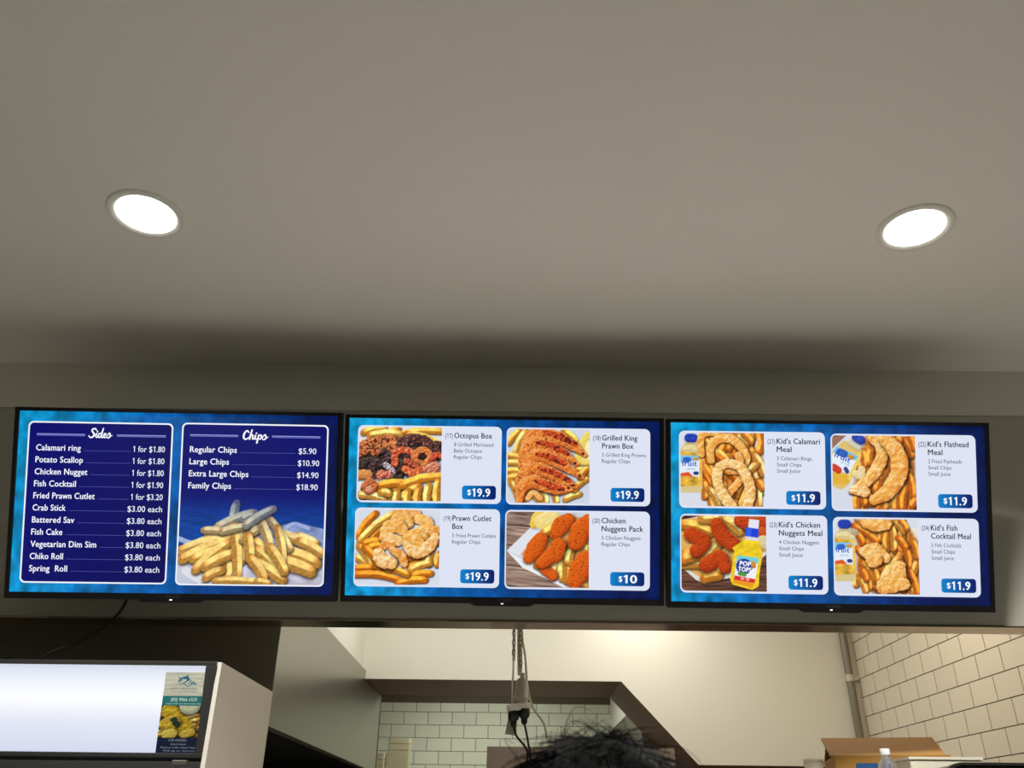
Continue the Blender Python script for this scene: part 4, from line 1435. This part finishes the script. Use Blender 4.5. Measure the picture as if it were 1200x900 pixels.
bm = bmesh.new()
links(bm, (-.003, HYc, CEIL), (-.004, HYc, E + .575), .018, .0018)
at_ho(bm, 'chain', M_chain)
bm = bmesh.new()
links(bm, (.014, HYc - .012, CEIL), (.022, HYc - .012, E + .535), .018, .0020)
at_ho(bm, 'chain', M_chain)
bm = bmesh.new()
bm_tube(bm, [(-.002, HYc + .004, CEIL), (-.005, HYc + .004, E + .60), (-.008, HYc + .003, E + .50), (-.008, HYc, E + .405)], .0035, 8, 6)
at_ho(bm, 'cord', mat('white cord', rgb(226, 222, 206), .5, noise=.04))
bm = bmesh.new()
bm_tube(bm, [(.012, HYc, CEIL), (.017, HYc, E + .62), (.021, HYc, E + .52)], .0085, 10, 6)
at_ho(bm, 'cable', M_cable)
bm = bmesh.new()
Mb = Matrix.Translation((.026, HYc, E + .465)) @ Matrix.Rotation(math.radians(4), 4, 'Y')
bm_lathe(bm, [(0, .063), (.008, .063), (.009, .045), (.017, .042), (.023, .03), (.025, -.02), (.028, -.024), (.028, -.032), (.026, -.034), (.0275, -.044), (.026, -.052), (0, -.052)], 20, M=Mb)
at_ho(bm, 'power_block', M_block)
bm = bmesh.new()
Mo = Matrix.Translation((.016, HYc - .01, E + .4065)) @ Matrix.Rotation(math.radians(-7), 4, 'Y') @ Matrix.Rotation(math.radians(18), 4, 'Z')
bm_box(bm, -.042, .042, -.020, .020, -.012, .012, bev=.005, M=Mo)
at_ho(bm, 'outlet_box', M_outlet)
bm = bmesh.new()
Mt = Matrix.Translation((-.011, HYc + .012, E + .357)) @ Matrix.Rotation(math.radians(6), 4, 'Y')
bm_prism(bm, [(-.018, -.042), (.024, -.042), (.016, .045), (-.010, .045)], -.008, .008)
for v in bm.verts:
    v.co = Mt @ v.co
at_ho(bm, 'spare_socket', M_block, None, False)


def plug(x, z, lab, path):
    t = thing('power_plug', lab, 'plug', (x, HYc - .012, E + z), group='black plugs in the hanging outlet')
    bm = bmesh.new()
    bm_lathe(bm, [(0, .012), (.019, .012), (.021, 0), (.019, -.014), (.012, -.022), (.011, -.036), (.006, -.042), (0, -.042)], 18)
    obj('plug_body', bm, M_black, t, True)
    bm = bmesh.new()
    bm_tube(bm, [(0, 0, -.036)] + path, .0042, 8, 6)
    obj('cable', bm, M_black, t, True)


plug(-.003, .380, 'left black plug in the hanging white outlet', [(.005, 0, -.055), (.014, 0, -.075), (.050, -.004, -.122), (.050, -.006, -.19), (.05, 0, -.8), (.05, .0, -1.92)])
plug(.036, .389, 'right black plug in the hanging white outlet', [(.006, 0, -.06), (.016, -.004, -.114), (.022, -.006, -.19), (.03, 0, -.8), (.04, .0, -1.93)])
bm = bmesh.new()
bm_tube(bm, [(.004, HYc + .03, CEIL), (.014, HYc + .03, E + 1.0), (.026, HYc + .03, E + .69), (.039, HYc + .03, E + .595), (.049, HYc + .03, E + .479), (.068, HYc + .03, E + .413), (.109, HYc + .03, E + .355), (.122, HYc + .03, E + .297), (.140, HYc + .03, E + .25), (.145, HYc + .03, E - .3), (.15, HYc + .05, .004)], .0042, 8, 6)
tag(obj('white_cable', bm, M_cable, None, True), 'pale thin cable hanging to the right of the grey power block', 'cable')

# ------------------------------------------------------------------ conduit in the kitchen corner
t = thing('conduit_pipe', 'vertical grey conduit pipe in the kitchen corner beside the right tiled wall', 'pipe', (1.905, 5.026, 0))
bm = bmesh.new()
bm_lathe(bm, [(0, 0), (.021, 0), (.021, CEIL), (0, CEIL)], 20)
obj('pipe', bm, mat('galvanised pipe', rgb(142, 138, 122), .45, .6, noise=.12), t, True)
bm = bmesh.new()
bm_lathe(bm, [(.022, -.018), (.027, -.018), (.027, .018), (.022, .018)], 20, loc=(0, 0, E + .795))
bm_box(bm, .02, .048, -.012, .008, E + .782, E + .808)
obj('clip', bm, mat('pipe clip', rgb(206, 200, 184), .4, .5, noise=.05), t, True)

# ------------------------------------------------------------------ upright fridge in the middle
ux0, ux1, uy0, uy1, uz = -.122, .72, 4.12, 4.85, E + .345
t = thing('upright_kitchen_fridge', 'upright stainless kitchen fridge behind the hanging cords', 'fridge', ((ux0 + ux1) / 2, (uy0 + uy1) / 2, 0))
M_pink = mat('warm grey steel', rgb(188, 174, 164), .5, .35, noise=.05)


def at_u(bm, name, m):
    for v in bm.verts:
        v.co -= Vector(((ux0 + ux1) / 2, (uy0 + uy1) / 2, 0))
    return obj(name, bm, m, t)


at_u(boxes((ux0, ux1, uy0 + .04, uy1, .1, uz), bev=.003), 'cabinet', M_pink)
um = (ux0 + ux1) / 2
for a, b, hx in ((ux0, um - .003, um - .05), (um + .003, ux1, um + .03)):
    at_u(boxes((a, b, uy0, uy0 + .037, .14, uz - .002), bev=.003), 'door', M_pink)
    at_u(boxes((hx, hx + .02, uy0 - .03, uy0, .95, 1.35), bev=.004), 'handle', M_steel)
for a in (ux0 + .03, ux1 - .07):
    for c in (uy0 + .06, uy1 - .1):
        at_u(boxes((a, a + .04, c, c + .04, 0, .1)), 'foot', M_black)

# ------------------------------------------------------------------ takeaway trays on a shelf by the tiles
t = thing('wall_shelf', 'steel wall shelf below the brick tiles holding takeaway trays', 'shelf', (-1.0, 7.1, E + .36))
obj('shelf_board', boxes((-.5, .6, -.42, .383, -.02, 0), bev=.002), M_steel, t)
for x in (-.3, .4):
    bm = bmesh.new()
    bm_prism(bm, [(.383, -.02), (-.3, -.02), (.383, -.25)], x, x + .02, 'x')
    obj('shelf_bracket', bm, M_steel, t)
M_tray = mat('cream takeaway tray', rgb(228, 222, 196), .45, noise=.05, scale=20)


def tray_mesh():
    bm = bmesh.new()
    w, d, h = .086, .062, .0094

    def ring(sx, sy, z, r=.012):
        out = []
        for cx, cy, a0 in ((1, 1, 0), (-1, 1, 90), (-1, -1, 180), (1, -1, 270)):
            for k in range(4):
                a = math.radians(a0 + 30 * k)
                out.append(bm.verts.new((cx * (sx - r) + r * math.cos(a), cy * (sy - r) + r * math.sin(a), z)))
        return out
    R = [ring(w * .90, d * .90, 0), ring(w * .95, d * .95, h - .003), ring(w, d, h - .003), ring(w, d, h), ring(w * .94, d * .94, h), ring(w * .85, d * .85, .0042)]
    for A, B in zip(R, R[1:]):
        n = len(A)
        for k in range(n):
            bm.faces.new((A[k], A[(k + 1) % n], B[(k + 1) % n], B[k]))
    bm.faces.new(R[0][::-1])
    bm.faces.new(R[-1])
    return bm


proto = None


def tray_stack(x, y, z, n, grp, where):
    global proto
    hts = [z]
    for k in range(n):
        zz = z + k * .0098 + (.004 if k >= n - 4 else 0) + (.004 if k >= n - 8 else 0)
        if proto is None:
            proto = obj('takeaway_tray', tray_mesh(), M_tray)
            o = proto
        else:
            o = proto.copy()
            COL.objects.link(o)
        o.location = (x + .0015 * math.sin(k * 2.1), y, zz)
        o.rotation_euler = (0, 0, .015 * math.sin(k * 1.7))
        if k == n - 1:
            tag(o, 'topmost cream takeaway tray of the ' + where, 'takeaway tray', grp)
        else:
            tag(o, 'cream takeaway tray nested within the ' + where, 'takeaway tray', grp + ', below the top')


tray_stack(-.866, 6.95, E + .36, 26, 'trays in the taller stack', 'taller stack, in front of the brick tiles')
tray_stack(-1.048, 6.92, E + .36, 15, 'trays in the shorter stack', 'shorter stack, next to the steel hood')

# ------------------------------------------------------------------ overshelf with boxes at the right
sz = E + .0
t = thing('overshelf', 'steel shelf under the boxes and bottle at lower right', 'shelf', (1.25, 2.8, 0))
obj('shelf_board', boxes((-.45, .65, -.36, .36, sz - .03, sz), bev=.003), M_steel, t)
for x in (-.42, .58):
    for y in (-.33, .29):
        obj('leg', boxes((x, x + .04, y, y + .04, 0, sz - .03)), M_steel, t)

# cardboard box with tented flaps
M_card = mat('brown cardboard', rgb(164, 120, 54), .75, noise=.07, scale=14, bump=.05)
M_card_in = mat('cardboard inside', rgb(150, 104, 56), .8, noise=.07, scale=14)
ang = math.radians(-12)
t = thing('cardboard_box', 'brown cardboard box with tented open flaps and blue printed mark', 'box', (.992, 2.855, sz), ang)
bw, bd, bh, bt = .335, .275, .222, .004
obj('carton', boxes((0, bw, 0, bt, 0, bh), (0, bw, bd - bt, bd, 0, bh), (0, bt, bt, bd - bt, 0, bh), (bw - bt, bw, bt, bd - bt, 0, bh), (bt, bw - bt, bt, bd - bt, 0, bt)), M_card, t)
bm = bmesh.new()
bm_prism(bm, [(0, bh), (.132, bh + .062), (.134, bh + .058), (.004, bh - .003)], -.012, bw - .012, 'x')
for v in bm.verts:
    if v.co.z > bh + .03:
        v.co.x += .0 if v.co.x > .1 else -.004
obj('flap', bm, M_card, t)
bm = bmesh.new()
bm_prism(bm, [(bd, bh), (.142, bh + .060), (.140, bh + .056), (bd - .004, bh - .003)], 0, bw - .01, 'x')
obj('flap', bm, M_card_in, t)
M_blue = mat('blue print', rgb(34, 84, 140), .7, noise=.08, scale=30)
bm = bmesh.new()
for P in ([(.042, .130), (.112, .130), (.124, .200), (.062, .200)],):
    Q = [(P[0][0] + .018, P[0][1] + .014), (P[1][0] - .009, P[1][1] + .014), (P[2][0] - .018, P[2][1] - .014), (P[3][0] + .009, P[3][1] - .014)]
    for i in range(4):
        j = (i + 1) % 4
        bm_prism(bm, [P[i], P[j], Q[j], Q[i]], -.0006, .0001)
bm_prism(bm, [(.138, .200), (.152, .200), (.190, .130), (.174, .130)], -.0006, .0001)
bm_prism(bm, [(.136, .190), (.150, .165), (.136, .140)], -.0006, .0001)
obj('printed_mark', bm, M_blue, t)
bm = bmesh.new()
for k in range(3):
    bm_box(bm, -.0006, .0001, .06 + .01 * k, .20 - .02 * k, .155 - .02 * k, .162 - .02 * k)
obj('printed_lines', bm, mat('brown print', rgb(110, 70, 44), .8, noise=.05), t)

# water bottle
t = thing('water_bottle', 'clear plastic water bottle with white cap in front of the cardboard box', 'bottle', (1.071, 2.655, sz))
M_pet = mat('clear plastic', (.86, .90, .93, 1), .08, trans=.92, ior=1.2, spec=.3)
bm = bmesh.new()
prof = [(0, 0), (.026, 0), (.030, .006)]
for k in range(7):
    z = .02 + .018 * k
    prof += [(.0302, z), (.0285, z + .009)]
prof += [(.0302, .150), (.0300, .165), (.026, .182), (.018, .196), (.0125, .203), (.0120, .212)]
bm_lathe(bm, prof, 28)
obj('body', bm, M_pet, t, True)
bm = bmesh.new()
bm_lathe(bm, [(0, .226), (.0125, .226), (.0138, .224), (.0138, .209), (.0120, .208)], 24)
obj('cap', bm, mat('white cap', rgb(228, 228, 226), .4, noise=.03), t, True)

# white carton beside the bottle
t = thing('white_carton', 'low white carton to the right of the water bottle', 'carton', (1.235, 2.70, sz))
M_wc = mat('white card', rgb(226, 220, 198), .6, noise=.04)
obj('carton', boxes((-.103, .103, -.06, .05, 0, .197), bev=.003), M_wc, t)
bm = bmesh.new()
bm_prism(bm, [(-.106, .1975), (.106, .1975), (.106, .2055), (-.106, .2045)], -.063, .052)
obj('lid', bm, M_wc, t)

# stacked foam cup
t = thing('foam_cup', 'white foam cup left of the cardboard box', 'cup', (.940, 2.90, sz))
bm = bmesh.new()
bm_lathe(bm, [(0, 0), (.021, 0), (.0295, .205), (.031, .207), (.031, .213), (.0285, .213), (.0275, .19), (.020, .006), (0, .006)], 28)
obj('cup_wall', bm, mat('white foam', rgb(236, 228, 206), .6, noise=.02), t, True)
obj('rim_band', (lambda b: (bm_lathe(b, [(.0305, .196), (.032, .197), (.032, .203), (.0305, .204)], 28), b)[1])(bmesh.new()), M_wc, t, True)

# black rounded container at the right edge
t = thing('black_tub', 'black glossy plastic tub at the lower right corner', 'tub', (1.43, 2.545, sz))
bm = bmesh.new()
P = [(-.30, 0), (.30, 0), (.31, .15)]
P = [(-.27, 0), (.27, 0)] + [(.30 - .03 + .03 * math.cos(a), .145 + .03 * math.sin(a)) for a in np.linspace(0, math.pi / 2, 7)] + [(-.30 + .07 - .07 * math.sin(a), .105 + .07 * math.cos(a)) for a in np.linspace(0, math.pi / 2, 9)]
bm_prism(bm, P, -.075, .045)
obj('tub_body', bm, mat('glossy black plastic', rgb(14, 14, 14), .18, noise=.05), t, True)
bm = bmesh.new()
Q = [(-.30 + .07 - .074 * math.sin(a), .105 + .074 * math.cos(a)) for a in np.linspace(math.pi / 2, 0, 9)] + [(.27, .179)]
Q2 = [(x + (.004 if i < 8 else 0), z - .006) for i, (x, z) in enumerate(Q)]
bm_prism(bm, Q + Q2[::-1], -.079, -.060)
obj('rim', bm, mat('worn rim', rgb(40, 38, 34), .35, noise=.2, scale=60), t, True)

# ------------------------------------------------------------------ unseen counter, added to bounce lamp light up to the ceiling
t = thing('bounce_counter', 'added unseen counter whose pale top bounces lamp light to the ceiling', 'counter', (.95, 2.1, 0))
M_top = mat('pale bounce top', rgb(232, 228, 220), .35, noise=.04, scale=20)  # kept pale so the added counter reflects the lamps upward
obj('counter_top', boxes((-1.70, 1.75, -.40, .26, .96, 1.0), bev=.004), M_top, t)
obj('counter_front', boxes((-1.68, 1.73, -.28, -.25, .08, .96), (-1.68, -1.65, -.25, .24, .08, .96), (1.70, 1.73, -.25, .24, .08, .96)), M_fascia, t)
obj('plinth', boxes((-1.66, 1.71, -.24, .22, 0, .08)), M_black, t)

# ------------------------------------------------------------------ person at the counter
px, py = .080, .87
M_skin = mat('skin', rgb(196, 150, 122), .55, noise=.05)
M_hair = mat('dark hair', rgb(14, 12, 11), .7, noise=.1, spec=.15)
M_shirt = mat('dark shirt', rgb(40, 42, 48), .8, noise=.06)
M_trou = mat('dark trousers', rgb(30, 30, 36), .8, noise=.06)
M_shoe = mat('black shoes', rgb(20, 20, 20), .5, noise=.05)


def skin(name, verts, edges, root, m, parent, sub=2):
    me = bpy.data.meshes.new(name)
    me.from_pydata([v[:3] for v in verts], edges, [])
    o = bpy.data.objects.new(name, me)
    COL.objects.link(o)
    me.materials.append(m)
    sk = o.modifiers.new('skin', 'SKIN')
    sk.use_smooth_shade = True
    lay = me.skin_vertices[0] if me.skin_vertices else None
    if lay is None:
        bpy.context.view_layer.objects.active = o
        me.skin_vertices  # layer is created with the modifier
    for i, v in enumerate(verts):
        sv = me.skin_vertices[0].data[i]
        r = v[3]
        sv.radius = r if isinstance(r, tuple) else (r, r)
        sv.use_root = (i == root)
    s = o.modifiers.new('sub', 'SUBSURF')
    s.levels = s.render_levels = sub
    dg = bpy.context.evaluated_depsgraph_get()
    dg.update()
    nm = bpy.data.meshes.new_from_object(o.evaluated_get(dg))
    o.modifiers.clear()
    o.data = nm
    nm.materials.clear()
    nm.materials.append(m)
    nm.polygons.foreach_set('use_smooth', [True] * len(nm.polygons))
    o.parent = parent
    return o


pr = thing('person', 'person seen from behind, only the top of their dark tousled hair showing at the bottom', 'person', (px, py, 0))
Vb = [(0, 0, .86, (.13, .10)), (0, .005, 1.02, (.12, .09)), (0, 0, 1.20, (.14, .10)), (0, -.01, 1.34, (.10, .08)), (0, 0, 1.40, .055), (0, .015, 1.46, .055),
      (0, .02, 1.52, (.072, .085)), (0, .012, 1.575, (.074, .092)), (0, .005, 1.62, (.05, .06))]
Eb = [(i, i + 1) for i in range(8)]


def addv(v, par):
    Vb.append(v)
    Eb.append((par, len(Vb) - 1))
    return len(Vb) - 1


addv((0, .118, 1.515, .012), 6)
for s in (-1, 1):
    addv((s * .082, .01, 1.53, .014), 6)
    sh = addv((s * .17, 0, 1.34, .055), 3)
    el = addv((s * .225, -.02, 1.07, .042), sh)
    wr = addv((s * .235, .05, .84, .028), el)
    pm = addv((s * .235, .07, .775, (.018, .035)), wr)
    for k, (dy, ln) in enumerate(((-.028, .070), (-.009, .082), (.010, .088), (.029, .078))):
        a = addv((s * .235, .075 + dy, .735, .0095), pm)
        b = addv((s * .230, .085 + dy, .735 - ln * .55, .0085), a)
        addv((s * .218, .088 + dy, .735 - ln, .0075), b)
    a = addv((s * .225, .105, .79, .011), pm)
    addv((s * .215, .122, .75, .009), a)
    hp = addv((s * .10, 0, .80, .085), 0)
    kn = addv((s * .105, .01, .46, .055), hp)
    an = addv((s * .105, -.01, .09, .038), kn)
    addv((s * .11, .11, .035, .032), an)
skin('body', Vb, Eb, 0, M_skin, pr)
Vs = [(0, 0, .84, (.16, .125)), (0, .005, 1.02, (.15, .115)), (0, 0, 1.20, (.17, .125)), (0, -.01, 1.345, (.13, .10))]
Es = [(0, 1), (1, 2), (2, 3)]
for s in (-1, 1):
    Vs += [(s * .175, 0, 1.34, .075), (s * .215, -.015, 1.12, .062)]
    Es += [(3, len(Vs) - 2), (len(Vs) - 2, len(Vs) - 1)]
skin('shirt', Vs, Es, 0, M_shirt, pr)
Vt = [(0, 0, .88, (.15, .115))]
Et = []
for s in (-1, 1):
    n = len(Vt)
    Vt += [(s * .10, 0, .78, .105), (s * .105, .01, .46, .075), (s * .105, -.01, .08, .058)]
    Et += [(0, n), (n, n + 1), (n + 1, n + 2)]
skin('trousers', Vt, Et, 0, M_trou, pr)
for s in (-1, 1):
    skin('shoe', [(s * .105, -.05, .045, .048), (s * .107, .03, .045, .048), (s * .112, .14, .04, (.045, .036))], [(0, 1), (1, 2)], 0, M_shoe, pr)
# hair: a tousled cap and loose strands
rnd = random.Random(4)
bm = bmesh.new()
bmesh.ops.create_icosphere(bm, subdivisions=4, radius=1.0)
HC = Vector((0, .012, 1.536))
for v in bm.verts:
    d = v.co.normalized()
    n = math.sin(d.x * 9 + d.z * 5) * .02 + math.sin(d.y * 13 + d.x * 7) * .02 + math.sin(d.z * 21 + d.y * 17) * .012
    v.co = HC + Vector((d.x * .094, d.y * .104, d.z * .098)) * (1 + n)
    if d.y > .45 and d.z < .35:
        v.co.y = min(v.co.y, HC.y + .06)
    if d.z < -.35:
        v.co.z = max(v.co.z, HC.z - .07)
hair = obj('hair', bm, M_hair, pr, True)
bm = bmesh.new()
for k in range(2200):
    u = rnd.random() * 2 * math.pi
    z = rnd.uniform(-.15, 1)
    q = math.sqrt(max(0, 1 - z * z))
    d = Vector((q * math.cos(u), q * math.sin(u), z))
    if d.y > .6 and z < .3:
        continue
    p0 = HC + Vector((d.x * .090, d.y * .099, d.z * .094))
    tang = Vector((d.x, d.y * .6, -.2)) + Vector((rnd.uniform(-1, 1), rnd.uniform(-1, 1), rnd.uniform(-.6, .6)))
    tang = (tang - d * tang.dot(d)).normalized()
    fly = rnd.random()
    lift = .10 if fly < .978 else rnd.uniform(.2, .5)
    ln = rnd.uniform(.03, .06) if fly < .990 else rnd.uniform(.045, .065)
    pts = [p0, p0 + tang * ln * .5 + d * ln * lift * .8, p0 + tang * ln + d * ln * lift]
    if fly >= .985:
        pts.append(p0 + tang * ln * 1.4 + d * ln * (lift - .25))
    bm_tube(bm, pts, rnd.uniform(.0004, .0008), 3, 3, r_end=.0002)
obj('loose_strands', bm, M_hair, hair)
